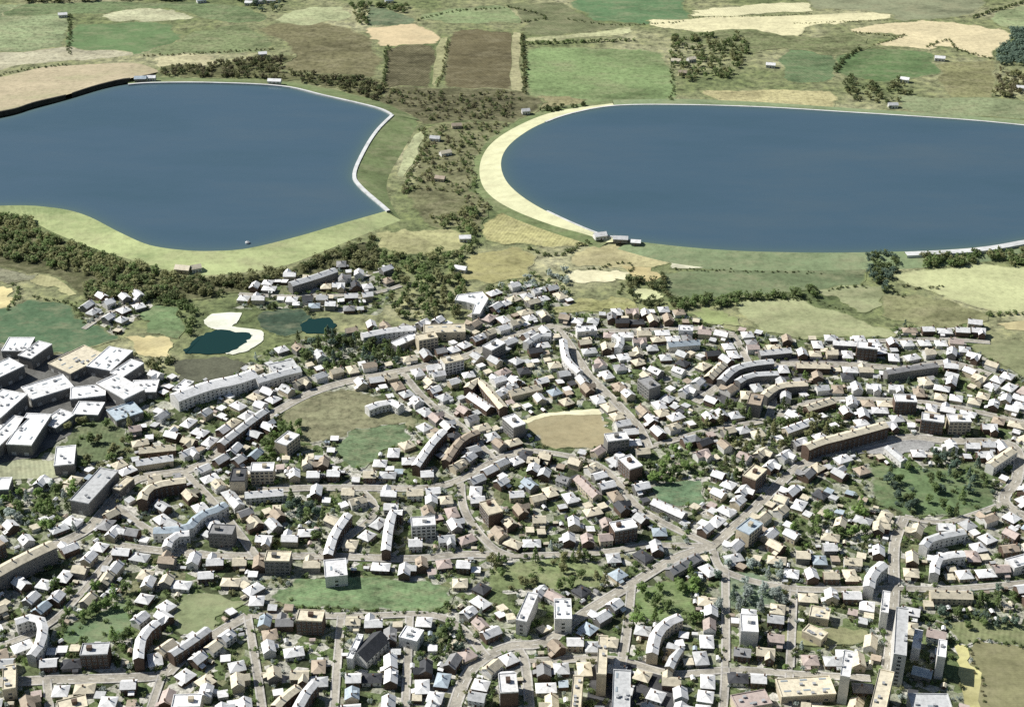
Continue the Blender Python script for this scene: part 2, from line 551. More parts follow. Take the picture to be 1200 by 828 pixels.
# fields: (outline in the photograph, colour seen, options, label)
FIELDS = [
    # top, left
    ([(83, 30), (195, 26), (212, 45), (170, 64), (83, 63)], (102, 132, 80), dict(var=0.15, fine=0.25), 'rich green rectangular field above the left reservoir'),
    ([(116, 18), (160, 8), (190, 9), (228, 20), (180, 25), (130, 23)], (198, 196, 156), dict(), 'small pale straw field behind the rich green rectangle'),
    ([(-20, 64), (75, 55), (152, 62), (140, 68), (60, 73), (-20, 82)], (188, 180, 152), dict(), 'narrow pale strip of field below the rich green rectangle'),
    ([(-20, 8), (40, 6), (79, 20), (79, 54), (-20, 60)], (142, 156, 110), dict(fine=0.7), 'speckled light green pasture at the top left corner'),
    ([(300, 32), (370, 24), (425, 38), (445, 66), (440, 92), (370, 88), (325, 80), (340, 55)], (124, 118, 80), dict(fine=0.6), 'rough olive-brown heath above the left reservoir'),
    ([(312, 24), (345, 12), (402, 6), (410, 20), (360, 30)], (176, 182, 132), dict(), 'light green strip at the top beside the rough heath'),
    ([(180, 69), (210, 64), (250, 66), (248, 76), (190, 78)], (196, 186, 142), dict(), 'small beige field just above the left reservoir'),
    ([(210, 45), (260, 30), (300, 32), (320, 58), (250, 64), (170, 64)], (128, 142, 92), dict(fine=0.65), 'patchy green pasture right of the rich green rectangle'),
    ([(0, 20), (30, 4), (230, 2), (300, 12), (310, 26), (240, 22), (190, 8), (120, 14)], (112, 132, 84), dict(fine=0.6), 'patchy dark grassland along the top edge at left'),
    # top, middle
    ([(428, 32), (490, 29), (519, 46), (512, 52), (452, 54), (434, 43)], (219, 193, 148), dict(var=0.12, fine=0.2), 'bare sandy field pointing towards the gap between reservoirs'),
    ([(453, 56), (508, 53), (512, 75), (506, 104), (450, 102)], (104, 98, 68), dict(rows=0.25, fine=0.5), 'brown ploughed field under the bare sandy field'),
    ([(526, 36), (602, 38), (602, 104), (520, 104)], (112, 102, 70), dict(rows=0.2, fine=0.4), 'larger brown ploughed field with a hedge on its right'),
    ([(513, 48), (525, 45), (520, 78), (510, 100), (506, 98)], (164, 162, 112), dict(), 'slim pale strip between the two brown ploughed fields'),
    ([(617, 44), (700, 38), (738, 32), (736, 40), (650, 47), (618, 49)], (194, 194, 142), dict(), 'thin straw strip above the large green field'),
    ([(617, 57), (725, 56), (784, 64), (786, 119), (617, 120)], (128, 152, 92), dict(var=0.3, patch=0.006), 'large green field with a straight hedge on its left'),
    ([(664, 0), (700, -8), (790, -8), (806, 22), (760, 30), (690, 22)], (94, 130, 84), dict(var=0.15, fine=0.3), 'vivid green field at the top beside the straw fields'),
    ([(488, 22), (530, 10), (592, 8), (616, 25), (560, 28)], (142, 160, 106), dict(), 'light green triangular field at the top middle'),
    ([(596, 6), (662, 4), (690, 24), (740, 32), (620, 42), (616, 25)], (118, 124, 84), dict(fine=0.4), 'olive pasture beside the vivid green field'),
    ([(430, 8), (488, 22), (480, 29), (430, 30)], (106, 124, 90), dict(fine=0.5), 'dull green pasture behind the bare sandy field'),
    ([(600, 42), (610, 42), (611, 112), (599, 112)], (178, 172, 126), dict(), 'pale farm track running beside the straight hedge'),
    # top, right
    ([(812, 13), (850, 8), (945, 4), (957, 14), (870, 18), (814, 20)], (228, 219, 172), dict(var=0.1, fine=0.2), 'topmost of the pale straw fields beyond the right reservoir'),
    ([(758, 24), (870, 20), (1040, 15), (1042, 23), (960, 30), (930, 46), (880, 43), (780, 35)], (230, 219, 170), dict(var=0.12, fine=0.3), 'long pale straw field across the top right'),
    ([(1000, 33), (1080, 23), (1136, 30), (1182, 36), (1164, 70), (1120, 56), (1080, 56), (1022, 54), (1060, 42), (1010, 39)], (230, 210, 164), dict(var=0.12, fine=0.3), 'irregular pale straw field nearest the right edge'),
    ([(950, -8), (1150, -8), (1142, 18), (1050, 26), (1042, 15), (952, 12)], (142, 146, 112), dict(fine=0.3), 'grey-green field at the top right'),
    ([(982, 62), (1030, 56), (1090, 60), (1102, 86), (1040, 96), (980, 86)], (96, 124, 72), dict(fine=0.4), 'lush green pasture under the irregular straw field'),
    ([(920, 56), (980, 60), (974, 95), (924, 96)], (106, 132, 86), dict(fine=0.4), 'mid-green paddock beside the lush green pasture'),
    ([(818, 106), (968, 107), (980, 126), (860, 122)], (194, 182, 126), dict(fine=0.6), 'tan grass along the far shore of the right reservoir'),
    ([(1155, 20), (1202, 6), (1240, 6), (1230, 34), (1180, 32)], (146, 160, 110), dict(), 'light green wedge of field at the right edge'),
    ([(1100, 76), (1165, 72), (1168, 116), (1110, 112)], (140, 138, 90), dict(fine=0.6), 'olive rough grass above the right reservoir'),
    ([(1060, 112), (1210, 118), (1240, 140), (1120, 138), (1060, 128)], (138, 150, 106), dict(fine=0.5), 'green shore meadow at the far right of the reservoir'),
    # between and below the reservoirs
    ([(600, 120), (650, 112), (690, 118), (640, 128), (600, 150)], (150, 142, 98), dict(fine=0.6), 'rough tan corner under the large green field'),
    ([(464, 206), (474, 178), (488, 155), (496, 156), (490, 182), (474, 207)], (186, 190, 140), dict(), 'pale sliver of grass beside the left reservoir bank'),
    ([(442, 272), (480, 268), (536, 270), (540, 294), (470, 298), (440, 288)], (176, 172, 116), dict(fine=0.5), 'straw-green plot between the reservoirs, nearest the town'),
    ([(480, 228), (535, 226), (540, 250), (500, 255)], (150, 140, 96), dict(fine=0.7), 'tan allotment plot in the scrub between reservoirs'),
    ([(575, 252), (620, 246), (690, 270), (700, 285), (640, 290), (570, 282)], (190, 182, 116), dict(fine=0.5), 'yellowish meadow at the foot of the cream beach'),
    ([(550, 300), (600, 290), (628, 300), (612, 325), (548, 330), (540, 318)], (168, 160, 100), dict(fine=0.4), 'mustard-green meadow left of the tree-covered estate'),
    ([(664, 306), (700, 286), (770, 290), (802, 292), (800, 304), (775, 312), (720, 316)], (192, 180, 128), dict(fine=0.4), 'tan field under the near shore of the right reservoir'),
    ([(724, 311), (760, 312), (774, 326), (752, 330)], (204, 184, 126), dict(fine=0.3), 'ochre ramp of ground beside the cream field strip'),
    ([(735, 340), (750, 337), (776, 343), (774, 350), (755, 353)], (206, 208, 152), dict(fine=0.2), 'small pale oval field under the cream field strip'),
    ([(668, 317), (700, 316), (734, 318), (736, 327), (718, 330), (668, 329)], (236, 226, 184), dict(var=0.08, fine=0.2), 'cream field strip below the tan field'),
    ([(786, 306), (805, 305), (838, 309), (832, 313), (788, 314)], (244, 238, 206), dict(fine=0.15), 'small bright sandy patch below the right reservoir'),
    ([(778, 318), (840, 314), (940, 310), (1010, 312), (1015, 338), (960, 340), (890, 345), (790, 352)], (112, 128, 88), dict(fine=0.35), 'broad dull green meadow below the right reservoir'),
    ([(862, 352), (930, 350), (1000, 372), (1050, 392), (1000, 396), (900, 390)], (166, 170, 120), dict(fine=0.3), 'light olive field touching the town above the dark station'),
    ([(958, 338), (1030, 334), (1036, 356), (1010, 366), (980, 350)], (168, 174, 124), dict(fine=0.3), 'pale olive field above the light olive field'),
    ([(1042, 320), (1100, 314), (1220, 312), (1240, 360), (1170, 366), (1100, 348), (1060, 332)], (196, 198, 140), dict(var=0.2, patch=0.006, fine=0.25), 'large yellow-green field at the right edge'),
    ([(1040, 345), (1100, 350), (1160, 368), (1120, 385), (1050, 380), (1030, 362)], (146, 146, 98), dict(fine=0.5), 'rough olive grass under the yellow-green field'),
    ([(1170, 377), (1230, 376), (1230, 388), (1180, 386)], (226, 208, 150), dict(fine=0.2), 'small straw strip at the right edge'),
    ([(1140, 404), (1230, 398), (1230, 446), (1190, 440)], (142, 146, 102), dict(fine=0.3), 'green-grey field by the right edge of the town'),
    ([(810, 365), (830, 360), (860, 372), (872, 384), (830, 380)], (154, 166, 100), dict(fine=0.3), 'small green knoll at the upper edge of town'),
    ([(645, 365), (680, 350), (730, 348), (750, 360), (690, 366)], (164, 162, 98), dict(fine=0.7), 'yellowish rough ground above the upper crossroads'),
    # left, below the reservoir
    ([(30, 330), (60, 320), (106, 322), (108, 332), (95, 345), (60, 340)], (196, 190, 132), dict(fine=0.25), 'tan oval field inside the left wood'),
    ([(-20, 338), (8, 334), (18, 346), (14, 358), (-20, 366)], (228, 208, 142), dict(fine=0.2), 'bright yellow field corner at the left edge'),
    ([(-20, 366), (40, 350), (80, 356), (96, 376), (142, 394), (122, 404), (60, 414), (-20, 396)], (90, 122, 86), dict(var=0.12, fine=0.3, patch=0.02), 'dark green meadow above the white warehouses'),
    ([(150, 394), (195, 394), (200, 414), (180, 420), (158, 411)], (226, 206, 144), dict(fine=0.2), 'square yellow field left of the teal pond'),
    ([(165, 362), (210, 360), (214, 396), (190, 392), (170, 384)], (112, 138, 88), dict(fine=0.5), 'light green lawn behind the square yellow field'),
    ([(302, 364), (345, 362), (368, 374), (340, 392), (310, 390)], (78, 104, 84), dict(fine=0.4), 'dark bluish lawn right of the teal pond'),
    ([(60, 318), (30, 308), (-20, 300), (-20, 330), (20, 330)], (140, 138, 112), dict(fine=0.7), 'pale scrubby clearing in the left wood'),
    # inside the town
    ([(335, 474), (400, 455), (480, 482), (488, 500), (420, 508), (352, 520), (330, 495)], (134, 132, 98), dict(fine=0.6, var=0.3, patch=0.02), 'brown-olive common in the middle of the town'),
    ([(402, 508), (470, 494), (482, 514), (452, 530), (430, 548), (398, 542)], (110, 132, 92), dict(fine=0.55, var=0.3, patch=0.03), 'green lawn at the lower end of the brown-olive common'),
    ([(612, 494), (640, 486), (702, 484), (716, 502), (710, 522), (650, 526), (632, 515)], (176, 160, 120), dict(var=0.12, fine=0.2), 'tan sports ground in the middle of the town'),
    ([(612, 492), (640, 483), (700, 479), (704, 485), (640, 488), (616, 496)], (238, 228, 188), dict(fine=0.1), 'cream strip along the far edge of the tan sports ground'),
    ([(764, 568), (820, 564), (822, 588), (785, 592), (768, 585)], (106, 136, 98), dict(fine=0.55, var=0.3, patch=0.03), 'small green pitch under the bright bushes'),
    ([(318, 698), (355, 675), (480, 677), (522, 686), (532, 700), (505, 716), (420, 713), (330, 707)], (116, 144, 94), dict(fine=0.55, var=0.3, patch=0.03), 'long green playing field in the lower town'),
    ([(574, 668), (620, 655), (700, 660), (706, 686), (640, 692), (578, 690)], (126, 140, 86), dict(fine=0.6), 'light green lawn with shrubs near the lower crossroads'),
    ([(748, 690), (780, 678), (814, 684), (812, 722), (770, 732), (745, 712)], (122, 146, 84), dict(fine=0.5), 'sloping green garden by the lower diagonal road'),
    ([(70, 735), (110, 722), (150, 700), (148, 748), (78, 752)], (112, 138, 94), dict(fine=0.4), 'green court among trees at the lower left'),
    ([(210, 702), (290, 700), (258, 722), (250, 738), (206, 740)], (138, 148, 102), dict(fine=0.3), 'olive lawn left of the long playing field'),
    ([(-30, 538), (68, 540), (72, 560), (-30, 562)], (176, 178, 142), dict(fine=0.3), 'pale grassy yard below the white warehouses'),
    ([(1136, 756), (1160, 752), (1260, 770), (1260, 900), (1160, 900), (1146, 800)], (138, 134, 92), dict(rows=0.04, fine=0.3), 'olive-tan field at the bottom right corner'),
    ([(1124, 758), (1134, 756), (1148, 800), (1162, 900), (1128, 900), (1124, 800)], (212, 202, 128), dict(fine=0.15), 'yellow strip beside the bottom right field'),
    ([(1110, 726), (1200, 732), (1260, 740), (1260, 766), (1160, 750), (1120, 750)], (134, 142, 92), dict(fine=0.4), 'grass band above the bottom right field'),
    ([(1018, 545), (1100, 548), (1166, 545), (1160, 600), (1060, 606), (1020, 580)], (104, 128, 80), dict(fine=0.5), 'wooded green park near the right edge of town'),
    ([(920, 738), (1010, 735), (1015, 750), (925, 755)], (140, 140, 96), dict(fine=0.4), 'narrow olive lawn between the tall slabs and cream block'),
    ([(80, 500), (140, 492), (150, 520), (110, 545), (84, 540)], (104, 118, 78), dict(fine=0.6), 'wooded green beside the white warehouses'),
    ([(842, 675), (880, 668), (910, 690), (900, 712), (850, 712)], (120, 140, 110), dict(fine=0.6), 'grey-green garden square in the lower right of town'),
]
for i, (pts, c, kw, lab) in enumerate(FIELDS):
    kw = dict(kw)
    kw.setdefault('rot', random.uniform(0, PI))
    kw.setdefault('rows', (0.0, 0.14, 0.08)[i % 3])
    cen = np.mean(pts, axis=0)
    sheet('field', pts, field_mat('field_%d' % i, rgb(*c), **kw), lab, 'field', soft=None if cen[0] > 1120 and cen[1] > 780 else 'town' if cen[1] > 440 or (in_poly(cen[0], cen[1], TOWN) and cen[1] > 400) else 'open')

FLOORS = [
    ([(440, 104), (520, 100), (606, 106), (640, 120), (600, 148), (560, 142), (500, 146), (470, 130), (440, 118)], (100, 98, 66), 'dark brown-olive moor above the gap between the reservoirs'),
    ([(505, 146), (560, 142), (600, 145), (572, 165), (556, 190), (558, 220), (575, 245), (560, 268), (520, 268), (492, 256), (480, 230), (486, 200), (498, 165)], (122, 122, 82), 'rough brown ground of the scrub between the reservoirs'),
    ([(186, 79), (250, 76), (300, 66), (345, 66), (335, 82), (440, 90), (455, 104), (440, 117), (385, 102), (330, 93), (250, 90), (190, 90)], (102, 104, 62), 'olive floor of the wood along the far rim'),
    ([(-40, 250), (30, 256), (60, 276), (110, 296), (165, 312), (215, 324), (270, 324), (340, 313), (380, 299), (430, 280), (446, 280), (444, 316), (390, 318), (300, 342), (215, 352), (100, 352), (60, 324), (-40, 306)], (92, 94, 58), 'dark olive floor of the woods under the dam'),
    ([(880, 34), (935, 44), (1000, 36), (1020, 56), (980, 66), (920, 56), (880, 60), (800, 50), (790, 40)], (118, 126, 80), 'rough olive grass under the long straw field'),
]
for pts, c, lab in FLOORS:
    sheet('rough_ground', pts, field_mat('floor', rgb(*c), var=0.3, fine=0.6, patch=0.02), lab, 'ground', nobuild=False, soft='open')

# ------------------------------------------------------------------ reservoirs
WZ, CZ = 4.0, 5.2


def water_mesh(P, shallow=26.0):
    me = margin_mesh('reservoir_water', [p[:2] for p in P], WZ, shallow)
    me.materials.append(M['water'])
    return me



def ring(name, inner, outer, zi, zo, material, label, cat, n=120, sm=5):
    a = resample(smooth(inner, sm), n)
    b = resample(smooth(outer, sm), n)
    mb = MB()
    A = [at(x, y, zi) for x, y in a]
    B = [at(x, y, zo) for x, y in b]
    for i in range(n - 1):
        mb.face([A[i], A[i + 1], B[i + 1], B[i]])
    me = mb.mesh(name, [material])
    o = link(name, me)
    tag(o, label, cat, kind='structure')
    return o


def kerb(name, line, z0, z1, width, material, label, cat, n=140, side=1):
    """low wall that follows the water's edge: inner face, top"""
    L = np.array([at(x, y, z1)[:2] for x, y in smooth(line, 6)])
    L = resample(L, n)
    d = np.gradient(L, axis=0)
    d /= np.linalg.norm(d, axis=1)[:, None]
    nrm = np.stack([-d[:, 1], d[:, 0]], 1) * side
    mb = MB()
    for i in range(n - 1):
        a, b = L[i], L[i + 1]
        c, e = L[i] + nrm[i] * width, L[i + 1] + nrm[i + 1] * width
        mb.face([(*a, z0), (*b, z0), (*b, z1), (*a, z1)])
        mb.face([(*a, z1), (*b, z1), (*e, z1), (*c, z1)])
        mb.face([(*c, z1), (*e, z1), (*e, 0), (*c, 0)])
    o = link(name, mb.mesh(name, [material]))
    tag(o, label, cat, kind='structure')


L_top = [(-300, 190), (-120, 160), (0, 139), (40, 128), (80, 117), (120, 105), (150, 99), (180, 97), (250, 97), (330, 101), (380, 112), (440, 126), (458, 134)]
L_right = [(458, 134), (440, 152), (425, 175), (413, 203), (420, 218), (445, 240), (453, 247)]
L_bot = [(453, 247), (400, 262), (345, 278), (290, 291), (250, 294), (215, 293), (175, 287), (140, 272), (100, 252), (60, 243), (0, 241), (-150, 250), (-300, 262)]
wl = smooth(L_top, 5)[:-1] + smooth(L_right, 5)[:-1] + smooth(L_bot, 5)
mb = MB()
P = [at(x, y, WZ) for x, y in wl]
tag(link('reservoir_water', water_mesh(P)), 'calm blue water of the left reservoir, cut by the frame', 'water', kind='structure')
NOBUILD.append([p[:2] for p in P])
bank_mat = field_mat('bank_grass', rgb(176, 186, 122), var=0.2, fine=0.25, patch=0.008, other=rgb(140, 156, 98))
bank_mat2 = field_mat('bank_grass_dark', rgb(116, 132, 80), var=0.2, fine=0.35, patch=0.012)
bank_mat3 = field_mat('bank_grass_green', rgb(132, 150, 106), var=0.15, fine=0.3, patch=0.01)
sand_mat = field_mat('beach_sand', rgb(222, 218, 172), var=0.08, fine=0.12, patch=0.02)
toe = [(470, 258), (424, 276), (370, 298), (330, 312), (270, 321), (215, 321), (170, 309), (110, 291), (62, 272), (35, 258), (0, 250), (-150, 262), (-300, 276)]
ring('bank_land', L_bot, toe, WZ + 0.05, 0.05, bank_mat, 'pale green dam slope below the left reservoir', 'bank')
ring('bank_land', L_right, [(492, 140), (484, 155), (470, 180), (456, 205), (453, 222), (460, 242), (470, 258)], CZ, 0.05, bank_mat2, 'darker green dam slope at the right end of left reservoir', 'bank')
ring('bank_land', L_top[6:], [(150, 92), (180, 91), (250, 92), (330, 95), (385, 104), (445, 118), (497, 142)], CZ, 0.05, bank_mat2, 'far grassy slope behind the left reservoir', 'bank')
kerb('shore_path', L_top[6:], WZ - 1, CZ + 0.3, 2.8, M['concrete'], 'pale concrete rim along the far edge of the left reservoir', 'path', side=1)
kerb('shore_path', L_right, WZ - 1, CZ + 0.3, 4.0, M['concrete'], 'pale concrete rim along the right end of the left reservoir', 'path', side=1)
# raised land at the far left, held by a stone wall with its shade painted dark
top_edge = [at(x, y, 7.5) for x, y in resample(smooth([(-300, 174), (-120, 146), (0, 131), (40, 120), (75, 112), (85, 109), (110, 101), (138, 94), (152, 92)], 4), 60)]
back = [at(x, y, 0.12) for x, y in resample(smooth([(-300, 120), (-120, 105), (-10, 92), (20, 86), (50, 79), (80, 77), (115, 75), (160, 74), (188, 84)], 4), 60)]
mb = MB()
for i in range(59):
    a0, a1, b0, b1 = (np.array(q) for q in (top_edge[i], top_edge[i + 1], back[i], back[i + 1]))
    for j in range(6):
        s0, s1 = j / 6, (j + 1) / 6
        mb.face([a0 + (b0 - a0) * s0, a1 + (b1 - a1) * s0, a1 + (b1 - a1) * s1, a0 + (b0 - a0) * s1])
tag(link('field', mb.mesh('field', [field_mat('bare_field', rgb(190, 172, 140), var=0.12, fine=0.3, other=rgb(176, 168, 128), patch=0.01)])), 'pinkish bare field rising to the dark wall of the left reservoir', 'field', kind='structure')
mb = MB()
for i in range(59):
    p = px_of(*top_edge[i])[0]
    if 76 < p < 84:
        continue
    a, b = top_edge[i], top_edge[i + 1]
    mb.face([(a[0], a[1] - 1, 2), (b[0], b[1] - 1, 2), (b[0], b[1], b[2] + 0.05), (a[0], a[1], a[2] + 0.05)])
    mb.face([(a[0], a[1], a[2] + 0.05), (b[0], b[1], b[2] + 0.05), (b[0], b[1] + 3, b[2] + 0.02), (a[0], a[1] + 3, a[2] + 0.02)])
tag(link('retaining_wall', mb.mesh('retaining_wall', [M['shadestone']])), 'stone retaining wall with painted-on shade between bare field and left reservoir', 'wall', kind='structure')

R_left = [(740, 282), (700, 273), (660, 257), (622, 237), (598, 218), (588, 200), (589, 182), (602, 165), (630, 147), (670, 133), (720, 124)]
R_top = [(720, 124), (800, 123), (900, 126), (1000, 132), (1080, 137), (1150, 142), (1200, 147), (1300, 160), (1420, 190)]
R_right = [(1420, 190), (1450, 215), (1400, 245), (1280, 270), (1200, 281)]
R_bot = [(1200, 281), (1160, 288), (1100, 293), (1040, 295), (960, 296), (870, 294), (800, 289), (740, 282)]
wl = smooth(R_left, 5)[:-1] + smooth(R_top, 5)[:-1] + smooth(R_right, 4)[:-1] + smooth(R_bot, 5)[:-1]
P = [at(x, y, WZ) for x, y in wl]
mb = MB()
tag(link('reservoir_water', water_mesh(P)), 'calm blue water of the right reservoir with a rounded end', 'water', kind='structure')
NOBUILD.append([p[:2] for p in P])
ring('beach', R_left, [(712, 284), (688, 275), (648, 264), (606, 248), (578, 232), (564, 214), (563, 190), (576, 168), (606, 148), (650, 131), (718, 121)], WZ + 0.05, 1.2, sand_mat, 'cream sandy beach round the left end of the right reservoir', 'beach')
ring('bank_land', [(712, 284), (688, 275), (648, 264), (606, 248), (578, 232), (564, 214), (563, 190), (576, 168), (606, 148), (650, 131), (718, 121)], [(700, 292), (676, 284), (640, 272), (598, 256), (570, 240), (556, 218), (554, 190), (568, 164), (600, 142), (648, 126), (718, 117)], 1.2, 0.05, bank_mat2, 'dark grassy foot outside the cream beach', 'bank')
ring('bank_land', R_top, [(718, 117), (800, 116), (900, 120), (1000, 127), (1080, 132), (1150, 137), (1200, 141), (1300, 154), (1430, 184)], WZ + 0.05, 0.05, bank_mat3, 'grassy far shore of the right reservoir', 'bank')
kerb('shore_path', [(640, 143), (670, 133), (720, 124), (800, 123), (900, 126), (1000, 132), (1080, 137), (1150, 142), (1210, 148)], WZ - 1, WZ + 0.6, 2.6, M['concrete'], 'grey stone edge along the far shore of the right reservoir', 'path', side=1)
ring('bank_land', R_bot, [(1220, 300), (1160, 306), (1100, 312), (1040, 316), (960, 318), (870, 318), (790, 310), (722, 292)], WZ + 0.05, 0.05, bank_mat3, 'green near slope under the right reservoir', 'bank')
kerb('shore_path', [(1260, 271), (1200, 281), (1160, 288), (1120, 292), (1060, 295)], WZ - 1, WZ + 1.0, 8.0, M['concrete'], 'pale stone edge at the near right of the right reservoir', 'path', side=1)
kerb('shore_path', [(740, 282), (725, 279), (700, 273), (670, 261), (640, 247)], WZ - 1, WZ + 0.5, 2.0, M['concrete'], 'pale stone edge at the foot of the cream beach', 'path', side=-1)

# ponds of the town
sheet('sand_bank', [(238, 375), (250, 367), (283, 366), (277, 378), (272, 382), (306, 387), (309, 398), (292, 410), (272, 415), (262, 412), (284, 400), (290, 393), (258, 387), (244, 383)], field_mat('pond_sand', rgb(238, 238, 222), var=0.06, fine=0.12), 'white sandy bank winding past the top and right of teal pond', 'bank', rough_edge=0.3)
sheet('pond_water', [(216, 412), (224, 402), (240, 390), (262, 386), (296, 392), (286, 402), (268, 413), (224, 414)], M['pond'], 'dark teal pond in the white sandy bank', 'pond', rough_edge=0.5)
sheet('pond_water', [(352, 380), (362, 374), (385, 372), (394, 380), (384, 390), (358, 390)], M['pond'], 'small dark pond under the estate by the wood', 'pond', rough_edge=0.5)
sheet('yard', [(205, 424), (265, 420), (290, 425), (255, 446), (215, 446)], M['yard_green'], 'dark weedy asphalt yard in front of the teal pond', 'yard')
sheet('yard', [(-40, 405), (60, 414), (110, 408), (166, 424), (170, 466), (150, 488), (92, 492), (66, 520), (40, 534), (-40, 540)], M['yard_mid'], 'patched asphalt apron among the white warehouses, darkened with painted shade', 'yard', nobuild=False)  # dark colour paints the shade in the gaps between warehouses
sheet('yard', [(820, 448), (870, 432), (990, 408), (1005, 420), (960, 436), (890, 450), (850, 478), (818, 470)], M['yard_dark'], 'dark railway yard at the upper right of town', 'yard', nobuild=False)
sheet('yard', [(1000, 524), (1040, 516), (1085, 513), (1092, 522), (1075, 530), (1010, 534)], M['yard'], 'pale car park under the long bright terrace', 'yard')
sheet('yard', [(700, 770), (790, 780), (800, 850), (690, 850)], M['yard_dark'], 'court between the tall slab blocks at the bottom, darkened with painted shade', 'yard', nobuild=False)  # dark sheet painting the shadow cast beside the slab blocks

# ------------------------------------------------------------------ roads
ROADS = [
    ('main road', [(-40, 694), (0, 668), (50, 645), (100, 622), (130, 590), (160, 562), (215, 552), (245, 540), (275, 515), (320, 485), (360, 463), (405, 448), (470, 435), (540, 420), (575, 405), (620, 388), (650, 382)], 9),
    ('upper slip road', [(650, 382), (668, 405), (690, 440), (720, 470), (748, 500), (760, 525)], 7),
    ('upper straight street', [(650, 382), (675, 386), (730, 388), (815, 385), (860, 392)], 6),
    ('station road', [(815, 472), (845, 452), (870, 434), (920, 427), (1000, 428), (1060, 432), (1110, 425), (1160, 440)], 8),
    ('right-hand loop road', [(835, 640), (880, 600), (905, 575), (940, 545), (990, 527), (1060, 513), (1110, 517), (1186, 522), (1192, 560), (1178, 590), (1240, 625)], 8),
    ('middle street', [(300, 575), (360, 572), (420, 572), (500, 572), (540, 562), (580, 540), (615, 527)], 7),
    ('short street below the middle street', [(540, 562), (545, 600), (575, 640), (600, 652)], 6),
    ('bending street by the white hall', [(420, 572), (440, 600), (400, 635), (380, 652)], 6),
    ('lower left street', [(-40, 802), (55, 797), (130, 795), (190, 791), (210, 775), (250, 745), (290, 722)], 8),
    ('crescent road', [(526, 850), (545, 795), (570, 770), (600, 757), (640, 752), (690, 715), (740, 685), (790, 655), (835, 640)], 8),
    ('street inside the crescent', [(600, 757), (615, 775), (622, 850)], 6),
    ('street beside the tall slabs', [(728, 780), (735, 735), (740, 685)], 6),
    ('bottom cross street', [(615, 775), (700, 772), (735, 776), (790, 790), (860, 785), (930, 790), (1020, 795)], 6),
    ('slab block avenue', [(1016, 860), (1040, 780), (1047, 700), (1048, 640), (1060, 606)], 7),
    ('street above the long playing field', [(140, 640), (230, 650), (300, 652), (380, 652), (480, 655), (545, 650), (600, 652)], 7),
    ('street under the light lawn', [(600, 652), (700, 648), (760, 640), (835, 640)], 6),
    ('street below the long playing field', [(290, 722), (420, 722), (520, 724), (570, 770)], 6),
    ('lower right street', [(835, 640), (850, 670), (930, 690), (1048, 690), (1120, 690), (1240, 680)], 6),
    ('slanting street by the common', [(470, 435), (500, 470), (540, 500), (580, 540)], 6),
    ('upper right street', [(760, 525), (830, 505), (900, 492), (960, 470), (1060, 470), (1130, 480), (1240, 505)], 6),
    ('winding street by the green pitch', [(615, 527), (700, 545), (755, 600), (835, 640)], 6),
    ('street from the knoll', [(860, 392), (880, 430), (905, 465), (900, 492)], 6),
    ('steep street at the left', [(130, 590), (180, 625), (230, 650)], 6),
    ('steep street off the main road', [(215, 552), (260, 600), (300, 652)], 6),
    ('bottom left lane', [(170, 850), (190, 791)], 5), ('lane below the lower left street', [(60, 850), (55, 797)], 5),
    ('lane under the playing field', [(310, 850), (300, 780), (290, 722)], 5), ('second lane under the playing field', [(390, 850), (395, 780), (400, 722)], 5),
    ('third lane under the playing field', [(474, 850), (480, 722)], 5), ('lane by the cream blocks', [(920, 850), (925, 790), (930, 690)], 5),
    ('lane left of the cream blocks', [(845, 850), (850, 785), (850, 670)], 5), ('upper estate lane', [(280, 345), (340, 348), (430, 345), (470, 335)], 4.5),
    ('lane of the small estate', [(98, 386), (130, 366), (172, 352)], 4.5), ('lane at the upper right edge', [(1030, 400), (1100, 398), (1160, 402)], 5),
    ('lane of the tree-covered estate', [(550, 372), (590, 350), (650, 335)], 5), ('left edge lane', [(-40, 770), (60, 730), (140, 640)], 5),
    ('right park lane', [(1178, 590), (1110, 612), (1060, 606)], 5),
]
ROADG = []
rp, rm = [], []
ROADSEG = []
for i, (nm, pts, wd) in enumerate(ROADS):
    L = np.array([at(x, y)[:2] for x, y in smooth(pts, 8)])
    n = max(8, int(np.linalg.norm(np.diff(L, axis=0), axis=1).sum() / 6))
    L = resample(L, n)
    d = np.gradient(L, axis=0)
    d /= np.linalg.norm(d, axis=1)[:, None]
    nr = np.stack([-d[:, 1], d[:, 0]], 1)
    wd = wd * (0.8 if wd > 6.5 else 0.7)
    ROADG.append((nm, L, d, nr, wd))
    for p, q in zip(L, d):
        ROADSEG.append((p[0], p[1], q[0], q[1], wd / 2, i))
RS = np.array(ROADSEG)


def road_clear(x, y, skip=-1):
    """distance from the nearest carriageway edge, and the direction of that road"""
    m = RS[:, 5] != skip
    d = np.hypot(RS[m, 0] - x, RS[m, 1] - y) - RS[m, 4]
    k = int(np.argmin(d))
    q = RS[m][k]
    return d[k], math.atan2(q[3], q[2])


